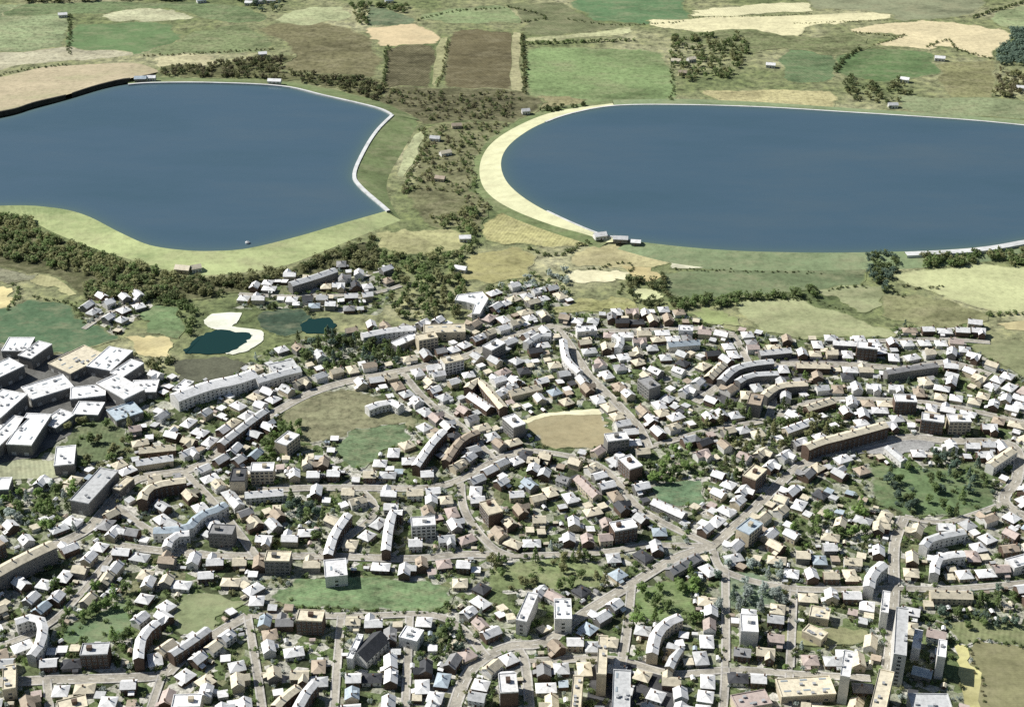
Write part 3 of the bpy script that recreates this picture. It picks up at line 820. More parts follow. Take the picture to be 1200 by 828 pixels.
for i, (nm, L, d, nr, wd) in enumerate(ROADG):
    z = 0.9 * 0 + 0.62 * 0 + 0.56 + 0.006 * i
    mb = MB()
    n = len(L)
    for k in range(n - 1):
        a, b = L[k] - nr[k] * wd / 2, L[k + 1] - nr[k + 1] * wd / 2
        c, e = L[k] + nr[k] * wd / 2, L[k + 1] + nr[k + 1] * wd / 2
        mb.face([(*a, z), (*b, z), (*e, z), (*c, z)])
    tag(link('road', mb.mesh('road', [M['road']])), 'pale asphalt carriageway of the ' + nm, 'road', kind='structure')
    # raised pavements with a kerb on both sides, broken where another road joins
    mb = MB()
    zp = 0.56 + 0.12 + 0.004 * (i % 12) + 0.25 * 0
    pw = 1.1
    for s in (-1, 1):
        for k in range(n - 1):
            mx, my = L[k] + nr[k] * s * (wd / 2 + pw / 2)
            if road_clear(mx, my, i)[0] < pw * 0.7:
                continue
            a, b = L[k] + nr[k] * s * (wd / 2 + 0.01), L[k + 1] + nr[k + 1] * s * (wd / 2 + 0.01)
            c, e = L[k] + nr[k] * s * (wd / 2 + pw), L[k + 1] + nr[k + 1] * s * (wd / 2 + pw)
            zz = z + 0.12
            mb.face([(*a, zz), (*b, zz), (*e, zz), (*c, zz)])
            mb.face([(*a, z - 0.3), (*b, z - 0.3), (*b, zz), (*a, zz)])
            mb.face([(*c, 0), (*e, 0), (*e, zz), (*c, zz)])
    tag(link('pavement', mb.mesh('pavement', [M['pavement']])), 'raised pavements and kerbs beside the ' + nm, 'pavement', kind='structure')
    if wd >= 5.5:
        mb = MB()
        for k in range(0, n - 1, 2):
            a, b = L[k], L[k] + (L[k + 1] - L[k]) * 0.6
            v = nr[k] * 0.14
            mb.face([(*(a - v), z + 0.004), (*(b - v), z + 0.004), (*(b + v), z + 0.004), (*(a + v), z + 0.004)])
        tag(link('road_markings', mb.mesh('road_markings', [M['paint']])), 'white dashed centre line of the ' + nm, 'road marking', kind='structure')

# ------------------------------------------------------------------ occupancy
OCC = {}
CELL = 12.0


def occ_add(x, y, r):
    OCC.setdefault((int(x // CELL), int(y // CELL)), []).append((x, y, r))


def occ_free(x, y, r):
    cx, cy = int(x // CELL), int(y // CELL)
    for i in (-2, -1, 0, 1, 2):
        for j in (-2, -1, 0, 1, 2):
            for (a, b, c) in OCC.get((cx + i, cy + j), ()):
                if (a - x) ** 2 + (b - y) ** 2 < (r + c) ** 2:
                    return False
    return True


NB = [(np.array(p), min(q[0] for q in p), max(q[0] for q in p), min(q[1] for q in p), max(q[1] for q in p)) for p in NOBUILD]


def on_field(x, y, pad=4.0):
    for P, x0, x1, y0, y1 in NB:
        if x0 - pad < x < x1 + pad and y0 - pad < y < y1 + pad:
            if in_poly(x, y, P):
                return True
            if pad and np.min(np.hypot(P[:, 0] - x, P[:, 1] - y)) < pad:
                return True
    return False


THINGS = []    # dicts waiting for a label: obj, kind phrase, px position


def ordinal(n):
    return ['', 'first', 'second', 'third', 'fourth', 'fifth', 'sixth', 'seventh', 'eighth', 'ninth', 'tenth', 'eleventh', 'twelfth', 'thirteenth', 'fourteenth', 'fifteenth', 'sixteenth', 'seventeenth', 'eighteenth', 'nineteenth', 'twentieth'][n]


# ------------------------------------------------------------------ buildings: shared meshes
MESH = {}


def gable_wall(Lx, Wy, h, rise):
    mb = MB()
    x, y = Lx / 2, Wy / 2
    z0 = 0.0
    mb.face([(-x, -y, z0), (x, -y, z0), (x, -y, h), (-x, -y, h)])
    mb.face([(x, y, z0), (-x, y, z0), (-x, y, h), (x, y, h)])
    for s in (-1, 1):
        p = [(s * x, -s * y * 1.0, z0), (s * x, s * y, z0), (s * x, s * y, h), (s * x, 0, h + rise), (s * x, -s * y, h)]
        mb.face(p)
    return mb


def gable_roof(mb, Lx, Wy, h, rise, ov=0.45, th=0.22, mi=0):
    x, y = Lx / 2 + ov, Wy / 2
    sl = rise / y
    ye, ze = y + ov, h - ov * sl
    zr = h + rise
    for s in (-1, 1):
        a, b, c, d = (-x, s * ye, ze + th), (x, s * ye, ze + th), (x, 0, zr + th), (-x, 0, zr + th)
        mb.face([a, b, c, d] if s < 0 else [b, a, d, c], mi)
        mb.face([(-x, s * ye, ze), (x, s * ye, ze), b, a], mi)
        for e in (-1, 1):
            mb.face([(e * x, s * ye, ze), (e * x, 0, zr), (e * x, 0, zr + th), (e * x, s * ye, ze + th)], mi)
        mb.face([(-x, s * ye, ze), (-x, 0, zr), (x, 0, zr), (x, s * ye, ze)], mi)
    return mb


def hip_roof(Lx, Wy, h, rise, ov=0.5, th=0.2):
    mb = MB()
    x, y = Lx / 2 + ov, Wy / 2 + ov
    rx = max(0.3, x - y)
    e = [(-x, -y, h), (x, -y, h), (x, y, h), (-x, y, h)]
    t = [(p[0], p[1], h + th) for p in e]
    r0, r1 = (-rx, 0, h + rise + th), (rx, 0, h + rise + th)
    mb.face([t[0], t[1], r1, r0])
    mb.face([t[2], t[3], r0, r1])
    mb.face([t[1], t[2], r1])
    mb.face([t[3], t[0], r0])
    for i in range(4):
        mb.face([e[i], e[(i + 1) % 4], t[(i + 1) % 4], t[i]])
    mb.face(e[::-1])
    return mb


def chimney_mesh():
    mb = MB()
    mb.box(-0.45, 0.45, -0.35, 0.35, -1.2, 1.3)
    mb.box(-0.55, 0.55, -0.45, 0.45, 1.3, 1.5, bottom=True)
    mb.box(-0.3, -0.08, -0.12, 0.12, 1.5, 1.85)
    mb.box(0.08, 0.3, -0.12, 0.12, 1.5, 1.85)
    return mb


def window_mesh(wd, ht):
    """stands proud of a wall whose outside faces -y; glass set in a white frame with a mullion and sill"""
    mb = MB()
    f = 0.1
    mb.box(-wd / 2, wd / 2, -0.03, 0.0, 0, ht, 1)
    for a, b in ((-wd / 2, -wd / 2 + f), (wd / 2 - f, wd / 2), (-f / 2, f / 2)):
        mb.box(a, b, -0.07, -0.03, 0, ht, 0)
    mb.box(-wd / 2 + f, wd / 2 - f, -0.065, -0.03, ht - f, ht, 0)
    mb.box(-wd / 2 - 0.08, wd / 2 + 0.08, -0.16, -0.03, -0.12, 0, 0, True)
    return mb


def door_mesh(wd=1.0, ht=2.1):
    mb = MB()
    mb.box(-wd / 2, wd / 2, -0.05, 0, 0, ht, 0)
    mb.box(-wd / 2 - 0.1, -wd / 2, -0.08, 0, 0, ht + 0.1, 1)
    mb.box(wd / 2, wd / 2 + 0.1, -0.08, 0, 0, ht + 0.1, 1)
    mb.box(-wd / 2, wd / 2, -0.08, 0, ht, ht + 0.1, 1)
    return mb


MESH['chimney'] = chimney_mesh().mesh('chimney', [M['chimney']])
MESH['window'] = window_mesh(1.3, 1.3).mesh('window', [M['frame'], M['glass']])
MESH['wide_window'] = window_mesh(2.2, 1.4).mesh('window', [M['frame'], M['glass']])
MESH['door'] = door_mesh().mesh('door', [M['door'], M['frame']])
wm = [M['wall white']]
rmt = [M['roof white']]
HOUSES = [(10.0, 7.6, 5.0, 2.3), (9.0, 8.2, 5.2, 2.4), (11.5, 7.8, 5.0, 2.5)]
for i, (a, b, h, r) in enumerate(HOUSES):
    mw = gable_wall(a, b, h, r)
    mr = gable_roof(MB(), a, b, h, r)
    MESH['hw%d' % i] = mw.mesh('wall', wm)
    MESH['hr%d' % i] = mr.mesh('roof', rmt)
# cross-gabled wing for the villas
mw = gable_wall(11.0, 7.6, 5.0, 2.4)
mw2 = gable_wall(6.0, 5.4, 5.0, 2.2)
mr = gable_roof(MB(), 11.0, 7.6, 5.0, 2.4)
mr2 = gable_roof(MB(), 6.0, 5.4, 5.0, 2.2)


def add_turned(dst, src, ox, oy):
    n = len(dst.v)
    dst.v += [(ox - y, oy + x, z) for x, y, z in src.v]
    dst.f += [tuple(n + i for i in f) for f in src.f]
    dst.m += src.m


add_turned(mw, mw2, 2.6, -4.6)
add_turned(mr, mr2, 2.6, -4.6)
MESH['vw'] = mw.mesh('wall', wm)
MESH['vr'] = mr.mesh('roof', rmt)
BUNG = [(12.0, 8.2, 3.0, 2.0), (9.5, 9.0, 3.0, 2.2)]
for i, (a, b, h, r) in enumerate(BUNG):
    mb = MB()
    mb.box(-a / 2, a / 2, -b / 2, b / 2, 0, h)
    MESH['bw%d' % i] = mb.mesh('wall', wm)
    MESH['br%d' % i] = hip_roof(a, b, h, r).mesh('roof', rmt)
# terrace
TER = (27.0, 8.0, 5.4, 2.4)
MESH['tw'] = gable_wall(*TER).mesh('wall', wm)
MESH['tr'] = gable_roof(MB(), *TER).mesh('roof', rmt)
# flat-roofed block of flats
FL = (17.0, 11.0, 11.5)


def flat_block(a, b, h):
    mw, mr = MB(), MB()
    mw.box(-a / 2, a / 2, -b / 2, b / 2, 0, h - 0.02)
    mr.box(-a / 2 + 0.3, a / 2 - 0.3, -b / 2 + 0.3, b / 2 - 0.3, h - 0.015, h + 0.05)
    for x0, x1, y0, y1 in ((-a / 2 - 0.05, a / 2 + 0.05, -b / 2 - 0.05, -b / 2 + 0.28), (-a / 2 - 0.05, a / 2 + 0.05, b / 2 - 0.28, b / 2 + 0.05), (-a / 2 - 0.05, -a / 2 + 0.28, -b / 2 + 0.285, b / 2 - 0.285), (a / 2 - 0.28, a / 2 + 0.05, -b / 2 + 0.285, b / 2 - 0.285)):
        mr.box(x0, x1, y0, y1, h - 0.3, h + 0.7, bottom=True)
    return mw, mr


a_, b_2 = flat_block(*FL)
MESH['fw'] = a_.mesh('wall', wm)
MESH['fr'] = b_2.mesh('roof', rmt)
mb = MB()
mb.box(-1.6, 1.6, -1.3, 1.3, 0, 2.4)
mb.box(-1.75, 1.75, -1.45, 1.45, 2.4, 2.55, bottom=True)
MESH['plant_room'] = mb.mesh('plant_room', [M['wall white']])
# garage
mb = MB()
mb.box(-3, 3, -2.8, 2.8, 0, 2.5)
MESH['gw'] = mb.mesh('wall', wm)
mb = MB()
n0 = [(-3.25, -3.05, 2.5), (3.25, -3.05, 2.5), (3.25, 3.05, 2.9), (-3.25, 3.05, 2.9)]
n1 = [(p[0], p[1], p[2] + 0.18) for p in n0]
mb.face(n1)
for i in range(4):
    mb.face([n0[i], n0[(i + 1) % 4], n1[(i + 1) % 4], n1[i]])
mb.face(n0[::-1])
MESH['gr'] = mb.mesh('roof', rmt)
mb = MB()
mb.box(-1.3, 1.3, -0.06, 0, 0, 2.1)
for k in range(4):
    mb.box(-1.25, 1.25, -0.09, -0.06, 0.15 + 0.5 * k, 0.5 + 0.5 * k)
MESH['garage_door'] = mb.mesh('door', [M['frame']])

mb = MB()
mb.box(-1.7, 1.7, -2.6, 0, 0, 2.5)
n0 = [(-1.9, -2.85, 2.45), (1.9, -2.85, 2.45), (1.9, 0, 3.4), (-1.9, 0, 3.4)]
n1 = [(p[0], p[1], p[2] + 0.16) for p in n0]
mb.face(n1, 1)
for i in range(4):
    mb.face([n0[i], n0[(i + 1) % 4], n1[(i + 1) % 4], n1[i]], 1)
for sx in (-1.7, 1.7):
    mb.face([(sx, -2.6, 2.5), (sx, 0, 2.5), (sx, 0, 3.37)])
MESH['sw'] = gable_wall(3.6, 2.5, 2.1, 0.7).mesh('wall', wm)
MESH['sr'] = gable_roof(MB(), 3.6, 2.5, 2.1, 0.7, 0.2, 0.1).mesh('roof', rmt)
MESH['extension'] = mb.mesh('extension', [M['wall white'], M['roof white']])
mb = MB()
mb.box(-1.0, 1.0, -1.3, 1.2, -0.6, 1.0)
mb.box(-1.15, 1.15, -1.45, 1.2, 1.0, 1.15, 1, True)
mb.box(-0.7, 0.7, -1.33, -1.303, 0.05, 0.85, 2)
MESH['dormer'] = mb.mesh('dormer', [M['wall white'], M['roof white'], M['glass']])
COUNT = {}
ROOF_W = [('white', 44), ('pale grey', 16), ('cream', 21), ('tan', 8), ('grey', 3), ('dark slate', 3), ('blue-grey', 3), ('pinkish', 6)]
WALL_W = [('white', 22), ('cream', 20), ('brick', 36), ('grey', 22)]  # brick and grey weighted up so dark colour deepens the shaded fronts


def pick(ws, bias=None):
    ws = [(k, v * (bias or {}).get(k, 1)) for k, v in ws]
    x = random.uniform(0, sum(v for _k, v in ws))
    for k, v in ws:
        x -= v
        if x <= 0:
            return k
    return ws[-1][0]


def empty(name, loc, rz):
    e = bpy.data.objects.new(name, None)
    e.empty_display_size = 2
    COL.objects.link(e)
    e.location = loc
    e.rotation_euler = (0, 0, rz)
    return e


def windows_on(root, a, b, floors, per, fh=2.6, base=1.0, mesh='window', doors=True):
    """windows along both long walls (outside -y and +y)"""
    for side in (-1, 1):
        for fl in range(floors):
            for k in range(per):
                x = -a / 2 + a * (k + 0.5) / per
                if doors and fl == 0 and k == per // 2 and side == -1:
                    d = link('door', MESH['door'], root, (x, -b / 2 - 0.004, 0.02))
                    continue
                o = link('window', MESH[mesh], root, (x, side * (b / 2 + 0.004), base + fl * fh))
                if side == 1:
                    o.rotation_euler = (0, 0, PI)


def building(kind, x, y, rz, roof=None, wall=None, detail=True, sx=1.0):
    roof = roof or pick(ROOF_W)
    wall = wall or pick(WALL_W)
    W_, R_ = [M['wall ' + wall]], [M['roof ' + roof]]
    COUNT[kind] = COUNT.get(kind, 0) + 1
    if kind == 'house':
        i = random.randrange(3)
        a, b, h, r = HOUSES[i]
        e = empty('house', (x, y, 0), rz)
        link('wall', MESH['hw%d' % i], e, mats=W_)
        rf = link('roof', MESH['hr%d' % i], e, mats=R_)
        link('chimney', MESH['chimney'], rf, (random.choice((-1, 1)) * (a / 2 - 0.9), 0, h + r))
        if detail:
            windows_on(e, a, b, 2, 3)
        if random.random() < 0.55:
            sd_ = random.choice((-1, 1))
            x_ = link('extension', MESH['extension'], e, (random.choice((-1, 1)) * (a / 2 - 2.4), sd_ * (b / 2 + 0.003), 0), mats=W_ + R_)
            if sd_ == 1:
                x_.rotation_euler = (0, 0, PI)
        if random.random() < 0.35:
            sd_ = random.choice((-1, 1))
            x_ = link('dormer', MESH['dormer'], rf, (random.uniform(-2, 2), sd_ * b * 0.22, h + r * 0.5), mats=W_ + R_)
            if sd_ == 1:
                x_.rotation_euler = (0, 0, PI)
        cat, ph = 'house', '%s-roofed house with %s walls'
    elif kind == 'villa':
        e = empty('villa', (x, y, 0), rz)
        link('wall', MESH['vw'], e, mats=W_)
        rf = link('roof', MESH['vr'], e, mats=R_)
        link('chimney', MESH['chimney'], rf, (-4.4, 0, 7.4))
        if detail:
            for fl in (0, 1):
                for k in (-4.2, -1.9):
                    link('window', MESH['window'], e, (k, -3.804, 1.0 + 2.6 * fl))
                link('window', MESH['window'], e, (2.6, -7.604, 1.0 + 2.6 * fl))
            link('door', MESH['door'], e, (-0.9 + 0.2, -3.804, 0.02)).location.x = -0.75
        cat, ph = 'house', '%s-roofed villa with %s walls'
    elif kind == 'bungalow':
        i = random.randrange(2)
        a, b, h, r = BUNG[i]
        e = empty('bungalow', (x, y, 0), rz)
        link('wall', MESH['bw%d' % i], e, mats=W_)
        rf = link('roof', MESH['br%d' % i], e, mats=R_)
        link('chimney', MESH['chimney'], rf, (random.choice((-0.8, 0.8)), 0, h + r * 0.9))
        if detail:
            windows_on(e, a, b, 1, 3)
        if random.random() < 0.4:
            link('extension', MESH['extension'], e, (random.choice((-2.5, 2.5)), -b / 2 - 0.003, -0.02), mats=W_ + R_).scale = (1, 1, 0.85)
        cat, ph = 'bungalow', '%s-roofed bungalow with %s walls'
    elif kind == 'terrace':
        a, b, h, r = TER
        e = empty('terrace', (x, y, 0), rz)
        link('wall', MESH['tw'], e, mats=W_)
        rf = link('roof', MESH['tr'], e, mats=R_)
        for k in range(4):
            link('chimney', MESH['chimney'], rf, (-a / 2 + 3 + k * 7.0, 0, h + r))
        if detail:
            windows_on(e, a, b, 2, 8, doors=True)
        cat, ph = 'terrace', '%s-roofed terrace with %s walls'
    elif kind == 'apartment_block':
        a, b, h = FL
        e = empty('apartment_block', (x, y, 0), rz)
        link('wall', MESH['fw'], e, mats=W_)
        rf = link('roof', MESH['fr'], e, mats=R_)
        link('plant_room', MESH['plant_room'], rf, (random.uniform(-4, 4), 0, h + 0.05), mats=W_)
        if detail:
            windows_on(e, a, b, 4, 5, 2.75, 1.0, 'wide_window')
        cat, ph = 'apartment block', '%s-topped flats with %s walls'
    elif kind == 'garden_shed':
        e = empty('garden_shed', (x, y, 0), rz)
        link('wall', MESH['sw'], e, mats=W_)
        link('roof', MESH['sr'], e, mats=R_)
        link('door', MESH['door'], e, (0, -1.254, 0.02)).scale = (0.9, 1, 0.85)
        cat, ph = 'shed', '%s-roofed garden shed with %s walls'
    elif kind == 'garage':
        e = empty('garage', (x, y, 0), rz)
        link('wall', MESH['gw'], e, mats=W_)
        link('roof', MESH['gr'], e, mats=R_)
        link('door', MESH['garage_door'], e, (0, -2.804, 0.02))
        cat, ph = 'garage', '%s-topped garage with %s walls'
    tag(e, None, cat, {'house': 'gabled houses of the town', 'villa': 'cross-gabled villas of the town', 'bungalow': 'hipped bungalows of the town', 'terrace': 'terraces of the town', 'apartment_block': 'flat-roofed blocks of flats', 'garage': 'small garages behind houses', 'garden_shed': 'garden sheds of the town'}[kind])
    THINGS.append(dict(o=e, ph=ph % (roof, wall), xy=(x, y)))
    return e


# ------------------------------------------------------------------ traced buildings
TRACED_XY = []


def long_hall(line, width, h, roof, wall, label, cat='terrace', name='long_building', rise=None, arcs=1):
    """a long gabled building whose ridge follows a (possibly bent) line of the photograph"""
    rise = width * 0.22 if rise is None else rise
    L = np.array([at(x, y, h)[:2] for x, y in smooth(line, 5)])
    tot = np.linalg.norm(np.diff(L, axis=0), axis=1).sum()
    n = max(4, int(tot / 7))
    L = resample(L, n)
    c = L.mean(0)
    L = L - c
    d = np.gradient(L, axis=0)
    d /= np.linalg.norm(d, axis=1)[:, None]
    nr = np.stack([-d[:, 1], d[:, 0]], 1)
    hw = width / 2
    e = empty(name, (c[0], c[1], 0), 0)
    mw, mr = MB(), MB()
    for s in (-1, 1):
        for k in range(n - 1):
            a, b = L[k] + nr[k] * s * hw, L[k + 1] + nr[k + 1] * s * hw
            mw.face([(*a, 0), (*b, 0), (*b, h), (*a, h)])
            ov = 0.5
            a2, b2 = L[k] + nr[k] * s * (hw + ov), L[k + 1] + nr[k + 1] * s * (hw + ov)
            ze = h - ov * rise / hw
            mr.face([(*a2, ze + 0.2), (*b2, ze + 0.2), (*L[k + 1], h + rise + 0.2), (*L[k], h + rise + 0.2)])
            mr.face([(*a2, ze), (*b2, ze), (*b2, ze + 0.2), (*a2, ze + 0.2)])
    for k in (0, n - 1):
        a, b = L[k] + nr[k] * hw, L[k] - nr[k] * hw
        mw.face([(*a, 0), (*b, 0), (*b, h), (*L[k], h + rise), (*a, h)])
    link('wall', mw.mesh('wall', [M['wall ' + wall]]), e)
    rf = link('roof', mr.mesh('roof', [M['roof ' + roof]]), e)
    # windows along both sides, storey by storey; rooflights or chimneys along the ridge
    step = 4.0
    s_acc = np.r_[0, np.cumsum(np.linalg.norm(np.diff(L, axis=0), axis=1))]
    m = int(tot // step)
    fl = max(1, int((h - 0.6) // 2.8))
    cnt = 0
    for q in range(m):
        s = (q + 0.5) * tot / m
        p = np.array([np.interp(s, s_acc, L[:, i]) for i in (0, 1)])
        dd = np.array([np.interp(s, s_acc, d[:, i]) for i in (0, 1)])
        dd /= np.linalg.norm(dd)
        nn = np.array([-dd[1], dd[0]])
        sd_ = 1 if nn[1] < 0 else -1          # the side towards the town's near end
        if True:
            for f in range(fl):
                if cnt >= 98:
                    break
                o = link('window', MESH['window'], e, (*(p + nn * sd_ * (hw + 0.03)), 1.0 + 2.8 * f))
                o.rotation_euler = (0, 0, math.atan2(dd[1], dd[0]) + (PI if sd_ == 1 else 0))
                cnt += 1
        if q % 3 == 1:
            link('chimney' if cat == 'terrace' else 'roof_vent', MESH['chimney'], rf, (*p, h + rise))
        occ_add(c[0] + p[0], c[1] + p[1], hw + 1.0)
    tag(e, label, cat, 'long buildings along the roads' if cat == 'terrace' else 'long halls and sheds')
    TRACED_XY.append((c[0], c[1]))
    return e


def poly_block(pts, h, roof, wall, label, cat='warehouse', name='warehouse', group='white warehouses of the works', lights=True, pitch=0.0):
    """flat or slightly pitched building whose roof outline was read off the photograph"""
    G = [at(x, y, h) for x, y in pts]
    P = np.array([(g[0], g[1]) for g in G])
    if 'L-shaped' not in label:
        # true rectangle with the outline's area, direction and proportions
        ar = poly_area(P)
        dense = resample(np.vstack([P, P[:1]]), 200)
        cc = dense.mean(0)
        w_, v_e = np.linalg.eigh(np.cov((dense - cc).T))
        asp = min(6.0, math.sqrt(w_[1] / w_[0]))
        kx = 1.06 if cat == 'warehouse' else 0.98
        la, lb = math.sqrt(ar * asp) / 2 * kx, math.sqrt(ar / asp) / 2 * kx
        ax, bx = v_e[:, 1], v_e[:, 0]
        P = np.array([cc + ax * la * p + bx * lb * q for p, q in ((-1, -1), (1, -1), (1, 1), (-1, 1))])
    A = sum(P[i - 1][0] * P[i][1] - P[i][0] * P[i - 1][1] for i in range(len(P)))
    if A < 0:
        P = P[::-1]
    c = P.mean(0)
    Q = P - c
    e = empty(name, (c[0], c[1], 0), 0)
    mw, mr = MB(), MB()
    k = len(Q)
    for i in range(k):
        a, b = Q[i], Q[(i + 1) % k]
        mw.face([(*a, 0), (*b, 0), (*b, h - 0.05), (*a, h - 0.05)])
    In = [q * (1 - 0.5 / max(2.0, np.linalg.norm(q))) for q in Q]
    Out = [q * (1 + 0.25 / max(2.0, np.linalg.norm(q))) for q in Q]
    mr.face([(*q, h) for q in In])
    for i in range(k):
        j = (i + 1) % k
        mr.face([(*Out[i], h - 0.4), (*Out[j], h - 0.4), (*Out[j], h + 0.6), (*Out[i], h + 0.6)])
        mr.face([(*Out[i], h + 0.6), (*Out[j], h + 0.6), (*In[j], h + 0.6), (*In[i], h + 0.6)])
        mr.face([(*In[i], h + 0.6), (*In[j], h + 0.6), (*In[j], h), (*In[i], h)])
        mr.face([(*Out[j], h - 0.4), (*Out[i], h - 0.4), (*Q[i], h - 0.4), (*Q[j], h - 0.4)])
    link('wall', mw.mesh('wall', [M['wall ' + wall]]), e)
    rf = link('roof', mr.mesh('roof', [M['roof ' + roof]]), e)
    # the longest side gives the direction of the rooflights
    ln = [np.linalg.norm(Q[(i + 1) % k] - Q[i]) for i in range(k)]
    i = int(np.argmax(ln))
    d = (Q[(i + 1) % k] - Q[i]) / ln[i]
    n = np.array([-d[1], d[0]])
    if lights:
        made = 0
        for v in np.arange(-60, 61, 9.0):
            for u in np.arange(-60, 61, 12.0):
                p = d * u + n * v
                if all(in_poly(*(p + d * s1 * 3.5 + n * s2 * 1.6), Q) for s1 in (-1, 1) for s2 in (-1, 1)) and made < 14 and random.random() < 0.75:
                    mb = MB()
                    mb.box(-2.2, 2.2, -0.6, 0.6, 0, 0.25)
                    key = 'rooflight'
                    if key not in MESH:
                        MESH[key] = mb.mesh('rooflight', [M['rooflight']])
                    o = link('rooflight', MESH[key], rf, (*p, h + 0.01))
                    o.rotation_euler = (0, 0, math.atan2(d[1], d[0]))
                    made += 1
    if 'roof_vent' not in MESH:
        mb = MB()
        mb.box(-0.9, 0.9, -0.7, 0.7, 0, 1.1)
        mb.box(-1.05, 1.05, -0.85, 0.85, 1.1, 1.25, bottom=True)
        MESH['roof_vent'] = mb.mesh('roof_vent', [M['metal']])
    for _ in range(random.randint(2, 5)):
        p = d * random.uniform(-0.4, 0.4) * ln[i] + n * random.uniform(-0.4, 0.4) * ln[(i + 1) % k]
        if in_poly(*p, Q * 0.86):
            o = link('roof_vent', MESH['roof_vent'], rf, (*p, h + 0.01))
            o.rotation_euler = (0, 0, math.atan2(d[1], d[0]))
    # doors on the wall that faces the near side
    for i in range(k):
        a, b = Q[i], Q[(i + 1) % k]
        dd = b - a
        l_ = np.linalg.norm(dd)
        dd = dd / l_
        out = np.array([dd[1], -dd[0]])
        if out[1] < -0.3 and l_ > 6:
            m = max(1, int(l_ // 9))
            for q in range(m):
                p = a + dd * l_ * (q + 0.5) / m + out * 0.01
                o = link('loading_door' if cat in ('warehouse',) else 'window', MESH['garage_door'] if cat == 'warehouse' else MESH['wide_window'], e, (*p, 0.02 if cat == 'warehouse' else 1.2))
                o.rotation_euler = (0, 0, math.atan2(dd[1], dd[0]))
                if cat == 'warehouse':
                    o.scale = (1.4, 1, 1.6)
                elif h > 6:
                    for f in range(1, int((h - 1) // 3)):
                        o = link('window', MESH['wide_window'], e, (*p, 1.2 + 3 * f))
                        o.rotation_euler = (0, 0, math.atan2(dd[1], dd[0]))
    x0, y0 = Q.min(0)
    x1, y1 = Q.max(0)
    for xx in np.arange(x0, x1 + 4, 4.0):
        for yy in np.arange(y0, y1 + 4, 4.0):
            if in_poly(xx, yy, Q):
                occ_add(c[0] + xx, c[1] + yy, 3.5)
    for q in P:
        occ_add(q[0], q[1], 2)
    tag(e, label, cat, group)
    TRACED_XY.append((c[0], c[1]))
    return e


WORKS = [
    ([(8, 398), (38, 395), (36, 406), (22, 413), (4, 409)], 7, 'white', 'small white warehouse touching the dark green meadow'),
    ([(22, 415), (50, 399), (60, 403), (34, 421)], 11, 'white', 'narrow white warehouse with a long black shadow by the meadow'),
    ([(-30, 436), (20, 420), (28, 425), (0, 442), (-30, 452)], 11, 'white', 'white warehouse at the left edge under the narrow one'),
    ([(66, 430), (72, 414), (96, 409), (118, 409), (120, 417), (104, 427), (84, 434), (70, 437)], 7, 'cream', 'broad cream-roofed warehouse below the meadow'),
    ([(106, 428), (124, 416), (121, 408), (140, 407), (154, 414), (150, 421), (120, 433), (110, 436)], 9, 'white', 'white warehouse touching the right side of the broad cream one'),
    ([(130, 437), (155, 421), (168, 425), (142, 442)], 9, 'white', 'short slanting white warehouse beside the yellow field'),
    ([(118, 441), (163, 447), (158, 467), (140, 464), (122, 453)], 10, 'white', 'square bright white warehouse at the right of the works'),
    ([(76, 463), (100, 451), (122, 451), (126, 459), (116, 465), (95, 465)], 8, 'white', 'white warehouse left of the square bright one'),
    ([(26, 451), (50, 447), (85, 441), (90, 446), (62, 458), (48, 469), (36, 466)], 8, 'white', 'long white warehouse in the middle of the works'),
    ([(-20, 472), (12, 457), (24, 456), (22, 470), (10, 483), (-20, 490)], 12, 'white', 'tall white warehouse at the left edge of the works'),
    ([(-20, 520), (22, 487), (32, 483), (28, 493), (12, 511), (-20, 535)], 10, 'white', 'slanting white warehouse below the tall left one'),
    ([(8, 517), (30, 493), (45, 479), (50, 492), (58, 495), (40, 513), (28, 525), (15, 523)], 10, 'white', 'largest white warehouse with a black shadow at its right'),
    ([(62, 536), (68, 523), (90, 522), (88, 533), (75, 549), (70, 541)], 9, 'white', 'white warehouse standing beside the wooded green'),
    ([(50, 492), (70, 482), (84, 480), (80, 492), (66, 500), (56, 500)], 6, 'white', 'low white shed among the white warehouses'),
    ([(86, 475), (110, 470), (122, 474), (116, 484), (92, 487)], 6, 'white', 'low white shed above the wooded green'),
    ([(130, 478), (158, 472), (166, 480), (150, 490), (130, 490)], 6, 'blue-grey', 'low blue-grey shed under the square bright warehouse'),
    ([(-20, 562), (14, 560), (12, 571), (-20, 576)], 8, 'white', 'white shed at the left edge below the pale yard'),
    ([(84, 589), (94, 571), (128, 546), (136, 546), (113, 581), (100, 591)], 11, 'pale grey', 'long grey factory with a wide black shadow by main road'),
    ([(131, 573), (151, 557), (156, 561), (141, 574)], 7, 'cream', 'short cream shed between the grey factory and main road'),
    ([(205, 452), (222, 444), (226, 449), (208, 460)], 6, 'white', 'small white shed by the dark yard below the pond'),
    ([(150, 452), (168, 445), (186, 446), (184, 456), (166, 462)], 6, 'white', 'low white shed right of the square bright warehouse'),
    ([(0, 490), (8, 486), (20, 486), (10, 496), (-10, 506)], 6, 'white', 'small white shed wedged at the left edge of works'),
]
for pts, h, rf, lab in WORKS:
    poly_block(pts, h, rf, 'grey', lab)
